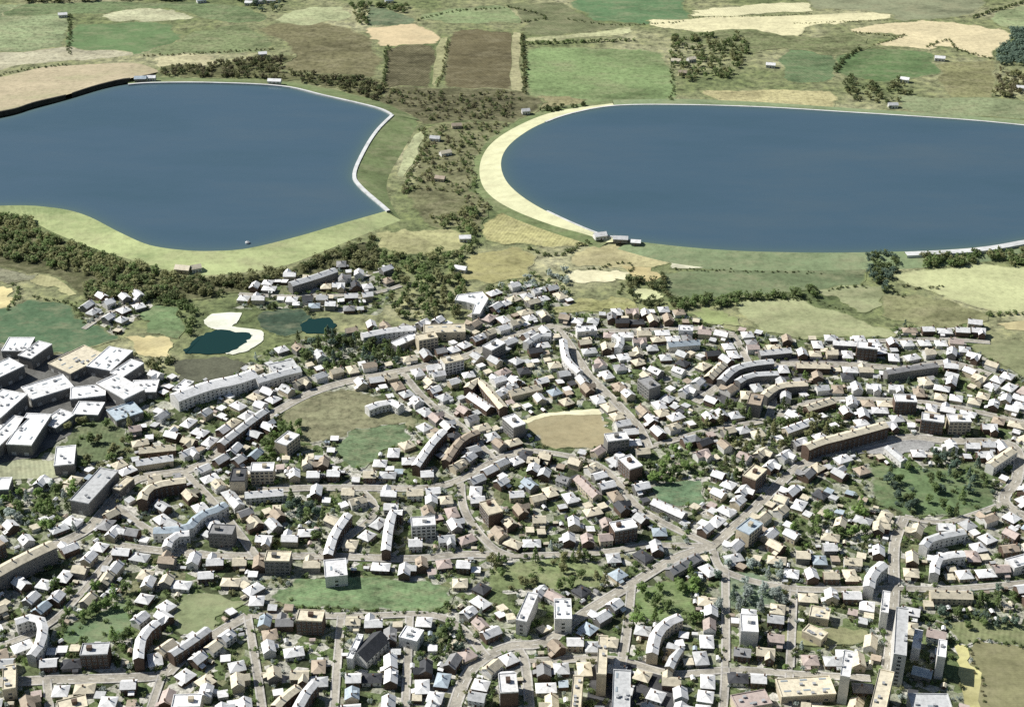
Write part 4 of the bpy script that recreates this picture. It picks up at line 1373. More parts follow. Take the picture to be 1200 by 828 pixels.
BLOCKS = [
    ([(312, 434), (325, 423), (340, 421), (352, 428), (332, 435)], 7, 'pale grey', 'white', 'pale grey hall under the verge trees'),
    ([(490, 384), (515, 379), (549, 381), (551, 388), (515, 389), (496, 391)], 8, 'cream', 'cream', 'big cream-roofed hall at the upper edge of town'),
    ([(456, 402), (480, 393), (486, 389), (492, 392), (478, 402), (458, 406)], 6, 'white', 'grey', 'slim white hall just below the cream-roofed hall'),
    ([(533, 352), (536, 346), (565, 342), (572, 350), (562, 368), (553, 368), (557, 357), (546, 354)], 7, 'white', 'white', 'bright white L-shaped hall by the tree-covered estate'),
    ([(380, 656), (402, 654), (408, 656), (403, 677), (380, 675)], 9, 'white', 'white', 'square white hall above the long playing field'),
    ([(466, 739), (492, 733), (493, 751), (471, 748)], 8, 'white', 'white', 'white hall below the long playing field'),
    ([(650, 700), (671, 702), (666, 729), (650, 724)], 12, 'white', 'white', 'bright white block under the light green lawn'),
    ([(604, 727), (622, 690), (629, 690), (628, 703), (613, 733)], 12, 'white', 'white', 'slanting white block left of the bright white block'),
    ([(405, 775), (420, 741), (427, 739), (412, 774)], 9, 'white', 'white', 'narrow white hall leaning against the slate-roofed one'),
    ([(720, 780), (739, 782), (736, 836), (719, 836)], 26, 'pale grey', 'white', 'tall pale slab block at the bottom with black shadow'),
    ([(1049, 780), (1053, 700), (1063, 700), (1060, 780)], 25, 'pale grey', 'white', 'very long tall slab block on the slab block avenue'),
    ([(1033, 720), (1035, 690), (1043, 690), (1040, 721)], 14, 'white', 'white', 'short white slab left of the very long one'),
    ([(985, 795), (990, 760), (999, 758), (996, 796)], 22, 'white', 'white', 'bright white slab block with a black shadow right of it'),
    ([(1018, 838), (1032, 785), (1041, 776), (1045, 790), (1038, 838)], 22, 'cream', 'cream', 'broad cream slab block at the bottom by the avenue'),
    ([(942, 731), (968, 739), (969, 749), (944, 743)], 6, 'cream', 'cream', 'yellowish cream block on the narrow olive lawn'),
    ([(944, 713), (968, 710), (976, 721), (960, 727)], 6, 'cream', 'cream', 'angular cream block just above the yellowish cream one'),
    ([(1099, 771), (1101, 748), (1108, 747), (1109, 771)], 18, 'white', 'white', 'slim white slab right of the tall slab blocks'),
    ([(1068, 760), (1074, 735), (1080, 735), (1079, 762)], 10, 'white', 'white', 'small white slab in the shadow of the long slab'),
    ([(1180, 653), (1206, 650), (1210, 662), (1182, 664)], 7, 'white', 'white', 'white hall at the right edge of town'),
    ([(700, 800), (704, 735), (711, 734), (709, 800)], 18, 'cream', 'cream', 'long cream slab left of the street beside slabs'),
    ([(668, 836), (674, 786), (682, 786), (680, 836)], 16, 'cream', 'cream', 'cream slab at the bottom right of the crescent'),
    ([(793, 386), (797, 381), (812, 382), (813, 388)], 7, 'white', 'white', 'small bright white hall on the upper straight street'),
    ([(672, 388), (678, 382), (700, 382), (700, 388)], 7, 'white', 'white', 'low white hall near the upper crossroads'),
    ([(0, 800), (8, 775), (20, 777), (14, 812)], 9, 'cream', 'cream', 'cream block at the lower left corner'),
    ([(855, 828), (862, 812), (900, 808), (905, 826)], 7, 'pinkish', 'cream', 'brown-pink block at the bottom edge'),
    ([(1060, 828), (1068, 812), (1110, 812), (1120, 834)], 9, 'pale grey', 'white', 'pale grey hall at the bottom left of yellow strip'),
    ([(905, 800), (950, 790), (985, 800), (980, 812), (910, 815)], 6, 'cream', 'cream', 'low cream hall at the bottom beside the white slab'),
]
for pts, h, rf, wl_, lab in BLOCKS:
    poly_block(pts, h, rf, wl_, lab, 'hall' if h < 10 else 'slab block', 'hall' if h < 10 else 'slab_block', 'pale halls of the town' if h < 10 else 'tall slab blocks')
HALLS = [
    ([(340, 333), (370, 324), (393, 316)], 9, 9, 'pale grey', 'grey', 'long grey shed on the estate under the wood', 'shed'),
    ([(204, 466), (225, 458), (250, 450), (275, 445), (298, 437)], 14, 10, 'white', 'white', 'long curved white hall below the dark yard', 'shed'),
    ([(300, 446), (330, 437), (352, 432)], 9, 8, 'pale grey', 'white', 'pale hall continuing the long curved white one', 'shed'),
    ([(424, 393), (455, 387), (487, 384)], 8, 9, 'white', 'white', 'thin bright white hall left of the cream-roofed hall', 'shed'),
    ([(258, 520), (275, 507), (300, 488), (312, 480)], 7, 9, 'pale grey', 'brick', 'grey terrace with black shadow above the main road', 'terrace'),
    ([(845, 446), (860, 432), (880, 426), (906, 423)], 7, 7, 'pale grey', 'grey', 'bent grey terrace along the dark railway yard', 'terrace'),
    ([(864, 447), (880, 439), (912, 437)], 6, 7, 'pale grey', 'grey', 'second grey terrace along the dark railway yard', 'terrace'),
    ([(895, 464), (912, 452), (946, 449)], 7, 8, 'cream', 'grey', 'pinkish-cream terrace below the dark railway yard', 'terrace'),
    ([(1038, 436), (1068, 431), (1098, 427)], 7, 8, 'grey', 'grey', 'dark-fronted grey terrace on the station road', 'terrace'),
    ([(944, 524), (962, 517), (990, 510), (1038, 497)], 8, 11, 'cream', 'brick', 'long bright terrace with black front near the car park', 'terrace'),
    ([(-30, 686), (0, 668), (30, 652), (62, 637)], 10, 13, 'cream', 'grey', 'very long pale building with black shadow at left', 'terrace'),
    ([(166, 586), (172, 573), (190, 566), (218, 562)], 7, 10, 'cream', 'brick', 'arched cream terrace enclosing a black court', 'terrace'),
    ([(180, 621), (205, 620), (222, 616), (234, 603), (250, 598), (264, 590)], 7, 8, 'blue-grey', 'white', 'pale blue zigzag terrace below the arched one', 'terrace'),
    ([(195, 641), (200, 630), (210, 625), (222, 624)], 6, 8, 'white', 'white', 'small curved white terrace under the zigzag one', 'terrace'),
    ([(384, 650), (392, 625), (408, 602)], 6, 9, 'white', 'brick', 'slanting white terrace above the square white hall', 'terrace'),
    ([(452, 645), (456, 615), (462, 598), (472, 600)], 6, 9, 'white', 'brick', 'steep white terrace with black court at its right', 'terrace'),
    ([(487, 546), (505, 520), (520, 504)], 6, 9, 'white', 'brick', 'slanting white terrace right of the common', 'terrace'),
    ([(522, 540), (540, 515), (560, 505)], 6, 8, 'tan', 'brick', 'tan terrace right of the slanting white one', 'terrace'),
    ([(764, 766), (768, 745), (780, 730), (797, 722)], 7, 9, 'white', 'cream', 'curved white terrace round a black court at bottom', 'terrace'),
    ([(784, 782), (792, 765), (798, 758), (782, 755)], 5, 7, 'pale grey', 'cream', 'small hooked terrace under the curved white one', 'terrace'),
    ([(1018, 688), (1022, 672), (1036, 660)], 7, 10, 'white', 'white', 'arched white terrace at the top of slab avenue', 'terrace'),
    ([(1082, 640), (1092, 630), (1130, 622)], 6, 8, 'pale grey', 'white', 'pale bent terrace below the wooded park', 'terrace'),
    ([(1095, 672), (1100, 653), (1130, 648)], 6, 8, 'white', 'white', 'white corner terrace left of the right edge hall', 'terrace'),
    ([(1040, 523), (1060, 540)], 6, 6, 'pale grey', 'white', 'short terrace at the end of the pale car park', 'terrace'),
    ([(162, 772), (164, 752), (170, 740), (184, 728)], 6, 10, 'white', 'brick', 'pale forked terrace above the lower left street', 'terrace'),
    ([(200, 766), (222, 752), (244, 736)], 6, 9, 'pale grey', 'brick', 'grey terrace slanting beside the lower left street', 'terrace'),
    ([(18, 728), (40, 722), (50, 732), (46, 755), (36, 768)], 6, 9, 'white', 'white', 'hooked white terrace near the left edge', 'terrace'),
    ([(345, 836), (358, 812), (368, 800)], 6, 9, 'white', 'brick', 'slanting white terrace at the bottom edge', 'terrace'),
    ([(322, 828), (335, 815), (350, 804)], 6, 8, 'cream', 'brick', 'cream terrace left of the slanting white one at bottom', 'terrace'),
    ([(1160, 545), (1188, 526)], 7, 8, 'cream', 'white', 'cream terrace at the right bend of loop road', 'terrace'),
    ([(430, 478), (455, 470), (470, 476)], 7, 7, 'white', 'white', 'white terrace along the far edge of common', 'terrace'),
    ([(548, 455), (560, 445), (575, 460), (590, 478)], 7, 8, 'cream', 'brick', 'angled cream terrace above the tan sports ground', 'terrace'),
    ([(660, 398), (664, 420), (680, 436)], 6, 8, 'white', 'white', 'white terrace descending from the upper crossroads', 'terrace'),
    ([(616, 402), (632, 392), (646, 392)], 6, 7, 'pale grey', 'white', 'grey terrace left of the upper crossroads', 'terrace'),
    ([(720, 392), (728, 398), (724, 408)], 6, 7, 'pale grey', 'white', 'short curved terrace below the upper straight street', 'terrace'),
]
for line, wd, h, rf, wl_, lab, cat in HALLS:
    long_hall(line, wd, h, rf, wl_, lab, cat, 'shed' if cat == 'shed' else 'long_terrace')

# slate-roofed hall: one white slope, one dark slope
g = np.array(at(424, 758, 6)[:2])
e = empty('slate_hall', (g[0] + 5, g[1], 0), R(58))
link('wall', gable_wall(24, 13, 6, 4.5).mesh('wall', [M['wall white']]), e)
rf = link('roof', gable_roof(MB(), 24, 13, 6, 4.5).mesh('roof', [M['roof dark slate']]), e)
windows_on(e, 24, 13, 2, 6)
tag(e, 'steep dark slate hall with a white side below the playing field', 'hall', 'pale halls of the town')
occ_add(g[0] + 5, g[1], 12)

# ------------------------------------------------------------------ small works at the reservoirs
def hut(name, px, py, z, a, b, h, roof, wall, rz, label, cat):
    g = at(px, py, z)
    e = empty(name, g, rz)
    link('wall', gable_wall(a, b, h, b * 0.3).mesh('wall', [M['wall ' + wall]]), e)
    link('roof', gable_roof(MB(), a, b, h, b * 0.3).mesh('roof', [M['roof ' + roof]]), e)
    link('door', MESH['door'], e, (0, -b / 2 - 0.004, 0.05))
    for s in (-1, 1):
        link('window', MESH['window'], e, (s * a * 0.3, -b / 2 - 0.004, 1.0))
    tag(e, label, cat)
    occ_add(g[0], g[1], max(a, b) / 2)


hut('pump_house', 703, 279, 2.0, 12, 8, 4, 'white', 'white', 0.3, 'white pump house at the foot of the cream beach', 'pump house')
hut('pump_house', 727, 283, 3.0, 14, 7, 4, 'pale grey', 'grey', -0.1, 'grey pump house on the near shore of the right reservoir', 'pump house')
hut('boathouse', 745, 286, 3.0, 9, 6, 3, 'white', 'grey', -0.15, 'small white boathouse right of the grey pump house', 'boathouse')
hut('boathouse', 165, 95, 4.0, 14, 8, 4, 'blue-grey', 'grey', 0.1, 'blue-grey boathouse at the far corner of left reservoir', 'boathouse')
hut('boathouse', 178, 94, 4.0, 10, 7, 4, 'white', 'white', 0, 'white boathouse beside the blue-grey one', 'boathouse')
hut('boathouse', 322, 97, 5.0, 16, 7, 3, 'white', 'white', -0.1, 'white boathouse on the far rim of left reservoir', 'boathouse')
hut('boathouse', 616, 133, 1.0, 9, 7, 4, 'pale grey', 'white', 0.2, 'pale boathouse at the far end of the beach', 'boathouse')
hut('hut', 215, 318, 0.5, 14, 9, 4, 'cream', 'cream', -0.2, 'cream hut under the middle of the pale dam slope', 'hut')
hut('hut', 230, 317, 0.5, 9, 8, 4, 'cream', 'white', 0.4, 'small cream hut right of the other under the dam', 'hut')
g = at(290, 285, WZ)
e = empty('intake_tower', (g[0], g[1], 0), 0.3)
mb = MB()
ts = np.linspace(0, 2 * PI, 17)
for k in range(16):
    c0, c1 = (math.cos(ts[k]) * 3.2, math.sin(ts[k]) * 3.2), (math.cos(ts[k + 1]) * 3.2, math.sin(ts[k + 1]) * 3.2)
    mb.face([(*c0, -1), (*c1, -1), (*c1, 9), (*c0, 9)])
link('wall', mb.mesh('wall', [M['concrete']]), e)
mb = MB()
for k in range(16):
    c0, c1 = (math.cos(ts[k]) * 3.7, math.sin(ts[k]) * 3.7), (math.cos(ts[k + 1]) * 3.7, math.sin(ts[k + 1]) * 3.7)
    mb.face([(*c0, 9), (*c1, 9), (0, 0, 11.2)])
    mb.face([(*c0, 8.7), (*c1, 8.7), (*c1, 9), (*c0, 9)])
link('roof', mb.mesh('roof', [M['roof pale grey']]), e)
mb = MB()
mb.box(-0.9, 0.9, -16, -3.1, 5.0, 5.3, bottom=True)
for sx in (-0.85, 0.85):
    mb.box(sx - 0.05, sx + 0.05, -16, -3.1, 5.3, 6.3)
for yy in (-13, -8):
    mb.box(-0.4, 0.4, yy - 0.4, yy + 0.4, -1, 5.0)
link('footbridge', mb.mesh('footbridge', [M['concrete']]), e)
e.scale = (0.6, 0.6, 0.6)
tag(e, 'small pale round intake tower with a footbridge in left reservoir', 'tower')
# far farmhouses
FAR = [(903, 79, 'white', 'white farmhouse among the dark trees beyond the right reservoir'), (1060, 96, 'white', 'white farmhouse just above the far shore of right reservoir'), (1101, 71, 'white', 'white farmhouse below the irregular straw field'), (1197, 106, 'white', 'white farmhouse at the right edge beyond the reservoir'), (1046, 126, 'pale grey', 'grey farmhouse on the far shore of right reservoir'), (292, 6, 'white', 'white farmhouse at the left of the top hamlet'), (305, 4, 'pale grey', 'grey farmhouse in the middle of the top hamlet'), (318, 3, 'white', 'white farmhouse at the right of the top hamlet'), (236, 3, 'blue-grey', 'blue-grey farm shed at the top edge'), (74, 20, 'white', 'white farmhouse beside the rich green rectangle'), (308, 66, 'white', 'white farmhouse on the rough heath'), (456, 3, 'blue-grey', 'pale blue farm shed at the top edge'), (792, 74, 'cream', 'cream farmhouse right of the large green field'), (810, 72, 'cream', 'cream farmhouse among trees right of the large green field'), (800, 88, 'tan', 'tan farm barn below the two cream farmhouses'), (510, 165, 'pale grey', 'grey cottage in the scrub between the reservoirs'), (522, 182, 'cream', 'cream cottage in the scrub between the reservoirs'), (535, 150, 'tan', 'tan cottage in the scrub between the reservoirs'), (545, 282, 'white', 'white cottage beside the straw-green plot'), (540, 318, 'white', 'white cottage beside the mustard-green meadow'), (516, 212, 'tan', 'tan cottage by the allotment plot')]
for x, y, c, lab in FAR:
    hut('farmhouse', x, y, 0, random.uniform(10, 13), 7, 4, c, 'white' if c != 'tan' else 'cream', random.uniform(-0.5, 0.5), lab, 'farmhouse')

# ------------------------------------------------------------------ houses along the streets, then infill
TG = [at(x, y)[:2] for x, y in TOWN]
C1 = [at(x, y)[:2] for x, y in CLUST1]
C2 = [at(x, y)[:2] for x, y in CLUST2]
INDUS = [at(x, y)[:2] for x, y in [(-80, 400), (175, 418), (185, 470), (150, 500), (75, 560), (-80, 580)]]
GREENS_PX = [  # green quarters inside the town: few houses, many trees
    ([(752, 528), (818, 522), (826, 566), (764, 570)], 'the bright bushes', 1.0), ([(1020, 535), (1165, 530), (1168, 604), (1050, 612)], 'park', 0.6), ([(925, 596), (1012, 592), (1015, 640), (930, 640)], '', 0.75),
    ([(800, 478), (930, 470), (1000, 500), (940, 530), (860, 560), (800, 530)], '', 0.6), ([(78, 492), (150, 485), (160, 545), (90, 550)], '', 0.9), ([(-30, 572), (95, 570), (100, 625), (-30, 640)], '', 0.8),
    ([(60, 690), (155, 680), (155, 760), (50, 765)], '', 0.7), ([(345, 395), (470, 392), (470, 430), (360, 440)], '', 0.95), ([(300, 490), (350, 500), (360, 560), (310, 570)], '', 0.7), ([(835, 665), (915, 660), (930, 715), (840, 720)], '', 0.85),
    ([(500, 715), (560, 705), (565, 765), (505, 765)], '', 0.7), ([(740, 680), (815, 672), (820, 735), (745, 735)], '', 0.9), ([(570, 655), (706, 650), (710, 690), (575, 692)], '', 0.8), ([(1060, 690), (1190, 690), (1200, 735), (1080, 740)], '', 0.7),
    ([(430, 330), (545, 320), (545, 372), (470, 376)], '', 0.9), ([(340, 590), (385, 580), (390, 640), (335, 650)], '', 0.6),
]
GREENS = [([at(x, y)[:2] for x, y in p], k) for p, _n, k in GREENS_PX]


def green_at(x, y):
    for p, k in GREENS:
        if in_poly(x, y, p):
            return k
    return 0.0


def in_town(x, y):
    return (in_poly(x, y, TG) and not in_poly(x, y, INDUS)) or in_poly(x, y, C1) or in_poly(x, y, C2)


CAP = dict(house=296, bungalow=290, villa=160, terrace=70, apartment_block=60, garage=250, garden_shed=280)
RAD = dict(house=5.3, bungalow=5.6, villa=6.8, terrace=6.0, apartment_block=9.0, garage=3.2, garden_shed=1.9)


def bias_at(px, py):
    """roof colours of the quarters: whites above the tan ground and to the left, creams lower right"""
    if px < 330 and py < 560:
        return {'white': 2.0, 'pale grey': 1.6, 'cream': 0.7, 'tan': 0.4}
    if px > 880 and 590 < py < 790:
        return {'cream': 2.6, 'tan': 1.6, 'white': 1.1, 'pinkish': 1.6}
    if 520 < px < 760 and 490 < py < 650:
        return {'cream': 1.8, 'tan': 2.0, 'pinkish': 1.6}
    if 740 < px < 1010 and 370 < py < 470:
        return {'grey': 2.2, 'dark slate': 2.5, 'pinkish': 1.5}
    if px > 1000 and py < 530:
        return {'white': 2.6, 'cream': 1.2}
    return {}


def try_place(kind, x, y, rz):
    if COUNT.get(kind, 0) >= CAP[kind]:
        return False
    q = px_of(x, y)
    if not (-25 < q[0] < 1225 and q[1] < 850):
        return False
    r = RAD[kind]
    if not in_town(x, y) or on_field(x, y, r * 0.95):
        return False
    if kind == 'terrace':
        pts = [(x + math.cos(rz) * s, y + math.sin(rz) * s) for s in (-10, -3.5, 3.5, 10)]
        if not all(occ_free(a, b, 4.2) and road_clear(a, b)[0] > 5.6 and not on_field(a, b, 4) for a, b in pts):
            return False
        for a, b in pts:
            occ_add(a, b, 4.6)
    else:
        if not occ_free(x, y, r * 0.92) or road_clear(x, y)[0] < r * 0.85 + 0.9:
            return False
        occ_add(x, y, r)
    d = math.hypot(x, y)
    building(kind, x, y, rz, roof=pick(ROOF_W, bias_at(*q)), detail=q[1] > 560 or kind == 'apartment_block')
    return True


order = list(range(len(ROADG)))
for i in order:
    nm, L, d, nr, wd = ROADG[i]
    seg = np.r_[0, np.cumsum(np.linalg.norm(np.diff(L, axis=0), axis=1))]
    for s in (-1, 1):
        t0 = random.uniform(3, 9)
        while t0 < seg[-1] - 3:
            p = np.array([np.interp(t0, seg, L[:, k]) for k in (0, 1)])
            dd = np.array([np.interp(t0, seg, d[:, k]) for k in (0, 1)])
            n = np.array([-dd[1], dd[0]])
            u = random.random()
            kind = 'terrace' if u < 0.16 else 'apartment_block' if u < 0.22 else 'villa' if u < 0.34 else 'bungalow' if u < 0.62 else 'house'
            off = wd / 2 + {'terrace': 7.5, 'apartment_block': 10, 'villa': 9.5, 'bungalow': 8.0, 'house': 7.5}[kind] + random.uniform(0, 2.5)
            q = p + n * s * off
            rz = math.atan2(dd[1], dd[0]) + (PI if s == 1 else 0) + PI * 0 + random.gauss(0, 0.05)
            # the front (-y side) looks at the road
            rz = math.atan2(dd[1], dd[0]) + (0 if s == 1 else PI) + random.gauss(0, 0.05)
            if kind in ('house', 'bungalow') and random.random() < 0.3:
                rz += PI / 2
            okp = random.random() > green_at(*q) and try_place(kind, q[0], q[1], rz)
            t0 += {'terrace': 31, 'apartment_block': 22, 'villa': 15.5, 'bungalow': 13.5, 'house': 12.5}[kind] * (1 if okp else 0.35) + random.uniform(0, 2)

x0, x1 = min(p[0] for p in TG), max(p[0] for p in TG)
y0, y1 = min(p[1] for p in TG), max(p[1] for p in TG)
cand = []
sp_ = 9.0
for xx in np.arange(x0, x1, sp_):
    for yy in np.arange(y0, y1 + 120, sp_):
        cand.append((xx + random.uniform(-4, 4), yy + random.uniform(-4, 4)))
random.shuffle(cand)
for x, y in cand:
    if not in_town(x, y) or random.random() < green_at(x, y):
        continue
    dist, ang = road_clear(x, y)
    u = random.random()
    kind = 'house' if u < 0.42 else 'bungalow' if u < 0.66 else 'villa' if u < 0.78 else 'garage' if u < 0.9 else 'terrace' if u < 0.95 else 'apartment_block'
    rz = ang + random.choice((0, PI / 2, PI, -PI / 2)) + random.gauss(0, 0.06)
    try_place(kind, x, y, rz)
for x, y in cand:
    if COUNT.get('garage', 0) >= CAP['garage']:
        break
    x += random.uniform(-3, 3)
    y += random.uniform(-3, 3)
    if in_town(x, y) and random.random() > green_at(x, y) * 0.8:
        try_place('garage', x, y, road_clear(x, y)[1] + random.choice((0, PI / 2)))
for x, y in cand * 2:
    if COUNT.get('garden_shed', 0) >= CAP['garden_shed']:
        break
    x += random.uniform(-4, 4)
    y += random.uniform(-4, 4)
    if px_of(x, y)[1] > 430 and in_town(x, y):
        try_place('garden_shed', x, y, road_clear(x, y)[1] + random.choice((0, PI / 2)))
print('BUILDINGS', COUNT)

# ------------------------------------------------------------------ trees
def leaf_quads(centres, n, size, spread, rg, flat=0.6):
    """n leaf clumps round each centre: small tilted quads"""
    V, F = [], []
    for c, r in centres:
        for _ in range(n):
            u = rg.normal(0, 1, 3)
            u /= np.linalg.norm(u)
            p = np.array(c) + u * r * (0.55 + 0.5 * rg.random()) * np.array([1, 1, 0.85])
            nrm = u + rg.normal(0, 0.5, 3) + np.array([0, 0, 1.15])
            nrm /= np.linalg.norm(nrm)
            a = np.cross(nrm, rg.normal(0, 1, 3))
            a /= np.linalg.norm(a)
            b = np.cross(nrm, a)
            s = size * (0.6 + 0.8 * rg.random())
            k = len(V)
            V += [p - a * s, p + b * s * 0.6, p + a * s, p - b * s * 0.6]
            F.append((k, k + 1, k + 2, k + 3))
    return V, F


def trunk_mesh(h, r, limbs, rg):
    mb = MB()

    def tube(p0, p1, r0, r1, n=6):
        p0, p1 = np.array(p0, float), np.array(p1, float)
        d = p1 - p0
        d /= np.linalg.norm(d)
        a = np.cross(d, (0.3, 0.9, 0.1))
        a /= np.linalg.norm(a)
        b = np.cross(d, a)
        A = [p0 + (a * math.cos(t) + b * math.sin(t)) * r0 for t in np.linspace(0, 2 * PI, n, False)]
        B = [p1 + (a * math.cos(t) + b * math.sin(t)) * r1 for t in np.linspace(0, 2 * PI, n, False)]
        for i in range(n):
            mb.face([A[i], A[(i + 1) % n], B[(i + 1) % n], B[i]])

    tube((0, 0, -0.2), (0, 0, h * 0.5), r, r * 0.7)
    tube((0, 0, h * 0.5), (0.1, 0, h * 0.85), r * 0.7, r * 0.25)
    for k in range(limbs):
        t = 2 * PI * k / limbs + rg.random()
        z = h * (0.35 + 0.08 * k)
        tube((0, 0, z), (math.cos(t) * h * 0.22, math.sin(t) * h * 0.22, z + h * 0.22), r * 0.45, r * 0.12, 5)
    return mb


TREEP = {'broad': [], 'cone': [], 'shrub': [], 'poplar': []}
for i in range(5):
    rg = np.random.default_rng(100 + i)
    h = 9.0
    cs = []
    for k in range(16):
        t, q = rg.random() * 2 * PI, math.sqrt(rg.random())
        z = 3.2 + rg.random() * 4.8
        rad = 3.3 * math.sin(min(1, max(0.12, (z - 2.2) / 7.2)) * PI) ** 0.6
        cs.append(((math.cos(t) * rad * q, math.sin(t) * rad * q, z), 1.0 + 0.7 * rg.random()))
    V, F = leaf_quads(cs, 26, 0.62, 1, rg)
    TREEP['broad'].append((V, F, trunk_mesh(h, 0.28, 4, rg)))
for i in range(3):
    rg = np.random.default_rng(200 + i)
    cs = []
    for k in range(15):
        z = 1.4 + 8.6 * k / 15
        rad = 2.3 * (1 - k / 15.5)
        for j in range(3 if k < 8 else 2):
            t = rg.random() * 2 * PI
            cs.append(((math.cos(t) * rad * 0.7, math.sin(t) * rad * 0.7, z), 0.35 + rad * 0.28))
    V, F = leaf_quads(cs, 9, 0.42, 1, rg)
    TREEP['cone'].append((V, F, trunk_mesh(9.5, 0.22, 3, rg)))
for i in range(3):
    rg = np.random.default_rng(300 + i)
    cs = [((rg.normal(0, 0.8), rg.normal(0, 0.8), 0.9 + rg.random() * 1.0), 0.7 + 0.4 * rg.random()) for k in range(7)]
    V, F = leaf_quads(cs, 22, 0.34, 1, rg)
    TREEP['shrub'].append((V, F, trunk_mesh(2.2, 0.1, 3, rg)))
for kind, L in TREEP.items():
    for i, (V, F, tb) in enumerate(L):
        me = bpy.data.meshes.new('crown')
        me.from_pydata([tuple(v) for v in V], [], F)
        me.materials.append(LEAF['mid green'])
        MESH['crown_%s%d' % (kind, i)] = me
        MESH['trunk_%s%d' % (kind, i)] = tb.mesh('trunk', [M['bark']])

TCOUNT = {}
TCAP = dict(broad=290, cone=140, shrub=290)


def plant(kind, x, y, tone, s=1.0):
    if TCOUNT.get(kind, 0) >= TCAP[kind]:
        return
    TCOUNT[kind] = TCOUNT.get(kind, 0) + 1
    i = random.randrange(len([1 for k in MESH if k.startswith('crown_' + kind)]))
    nm = {'broad': 'broadleaf_tree', 'cone': 'conifer_tree', 'shrub': 'garden_shrub'}[kind]
    e = empty(nm, (x, y, 0), random.uniform(0, 2 * PI))
    sc = s * random.uniform(0.8, 1.2)
    e.scale = (sc * random.uniform(0.9, 1.15), sc * random.uniform(0.9, 1.15), sc)
    link('trunk', MESH['trunk_%s%d' % (kind, i)], e)
    link('crown', MESH['crown_%s%d' % (kind, i)], e, mats=[LEAF[tone]])
    big = 'small ' if sc < 0.85 else 'large ' if sc > 1.12 else ''
    tag(e, None, {'broad': 'tree', 'cone': 'conifer', 'shrub': 'shrub'}[kind], {'broad': 'broadleaf trees of the town', 'cone': 'conifers of the town', 'shrub': 'garden shrubs of the town'}[kind])
    THINGS.append(dict(o=e, ph=big + LIGHTNAMES[tone] + {'broad': ' round-crowned tree', 'cone': ' pointed conifer', 'shrub': ' garden shrub'}[kind], xy=(x, y)))


# green quarters first
for gi, (poly, k) in enumerate(GREENS):
    a = poly_area(poly)
    X = [p[0] for p in poly]
    Y = [p[1] for p in poly]
    want = int(a / 75 * k)
    tones = [['bright green', 'mid green'], ['mid green', 'blue-green', 'dark green'], ['bright green', 'mid green'], ['olive', 'mid green', 'dark green'], ['mid green', 'olive'], ['mid green', 'bright green', 'silvery'], ['bright green', 'mid green'], ['mid green', 'dark green', 'blue-green'], ['mid green', 'bright green'], ['silvery', 'silvery', 'blue-green'], ['mid green', 'blue-green'], ['bright green', 'mid green'], ['olive', 'mid green'], ['blue-green', 'mid green'], ['olive', 'mid green'], ['blue-green', 'mid green']][gi]
    got = tries = 0
    while got < want and tries < want * 6:
        tries += 1
        x, y = random.uniform(min(X), max(X)), random.uniform(min(Y), max(Y))
        q = px_of(x, y)
        if not in_poly(x, y, poly) or not (-15 < q[0] < 1215 and q[1] < 845):
            continue
        if road_clear(x, y)[0] < 3 or not occ_free(x, y, 2.0):
            continue
        if on_field(x, y, 0.0) and gi in (4, 6, 11, 12) and random.random() < 0.75:
            continue
        kd = 'broad' if random.random() < 0.5 else 'shrub' if random.random() < 0.7 else 'cone'
        if gi in (0,):
            kd = 'broad' if random.random() < 0.6 else 'shrub'
        plant(kd, x, y, random.choice(tones), 0.95 if kd == 'broad' else 1.25)
        occ_add(x, y, 2.2)
        got += 1
random.shuffle(cand)
for x, y in cand:
    x += random.uniform(-4, 4)
    y += random.uniform(-4, 4)
    if not in_town(x, y):
        continue
    q = px_of(x, y)
    if not (-15 < q[0] < 1215 and q[1] < 845):
        continue
    if road_clear(x, y)[0] < 2.6 or not occ_free(x, y, 1.6) or on_field(x, y, 2.0):
        continue
    u = random.random()
    kd = 'broad' if u < 0.4 else 'shrub' if u < 0.8 else 'cone'
    plant(kd, x, y, random.choice(['dark green', 'mid green', 'olive', 'bright green', 'silvery', 'blue-green', 'dark green']), 0.72 if kd == 'broad' else 0.8 if kd == 'cone' else 1.25)
    occ_add(x, y, 1.8)
print('TREES', TCOUNT)


# woods, hedges and scrub: masses of crowns
LOWP = []
for i in range(4):
    rg = np.random.default_rng(400 + i)
    cs = []
    for k in range(9):
        t, q = rg.random() * 2 * PI, math.sqrt(rg.random())
        z = 2.6 + rg.random() * 4.0
        rad = 3.0 * math.sin(min(1, max(0.15, (z - 1.6) / 6.5)) * PI) ** 0.5
        cs.append(((math.cos(t) * rad * q, math.sin(t) * rad * q, z), 1.2 + 0.8 * rg.random()))
    V, F = leaf_quads(cs, 11, 0.95, 1, rg)
    LOWP.append((np.array(V), np.array(F)))


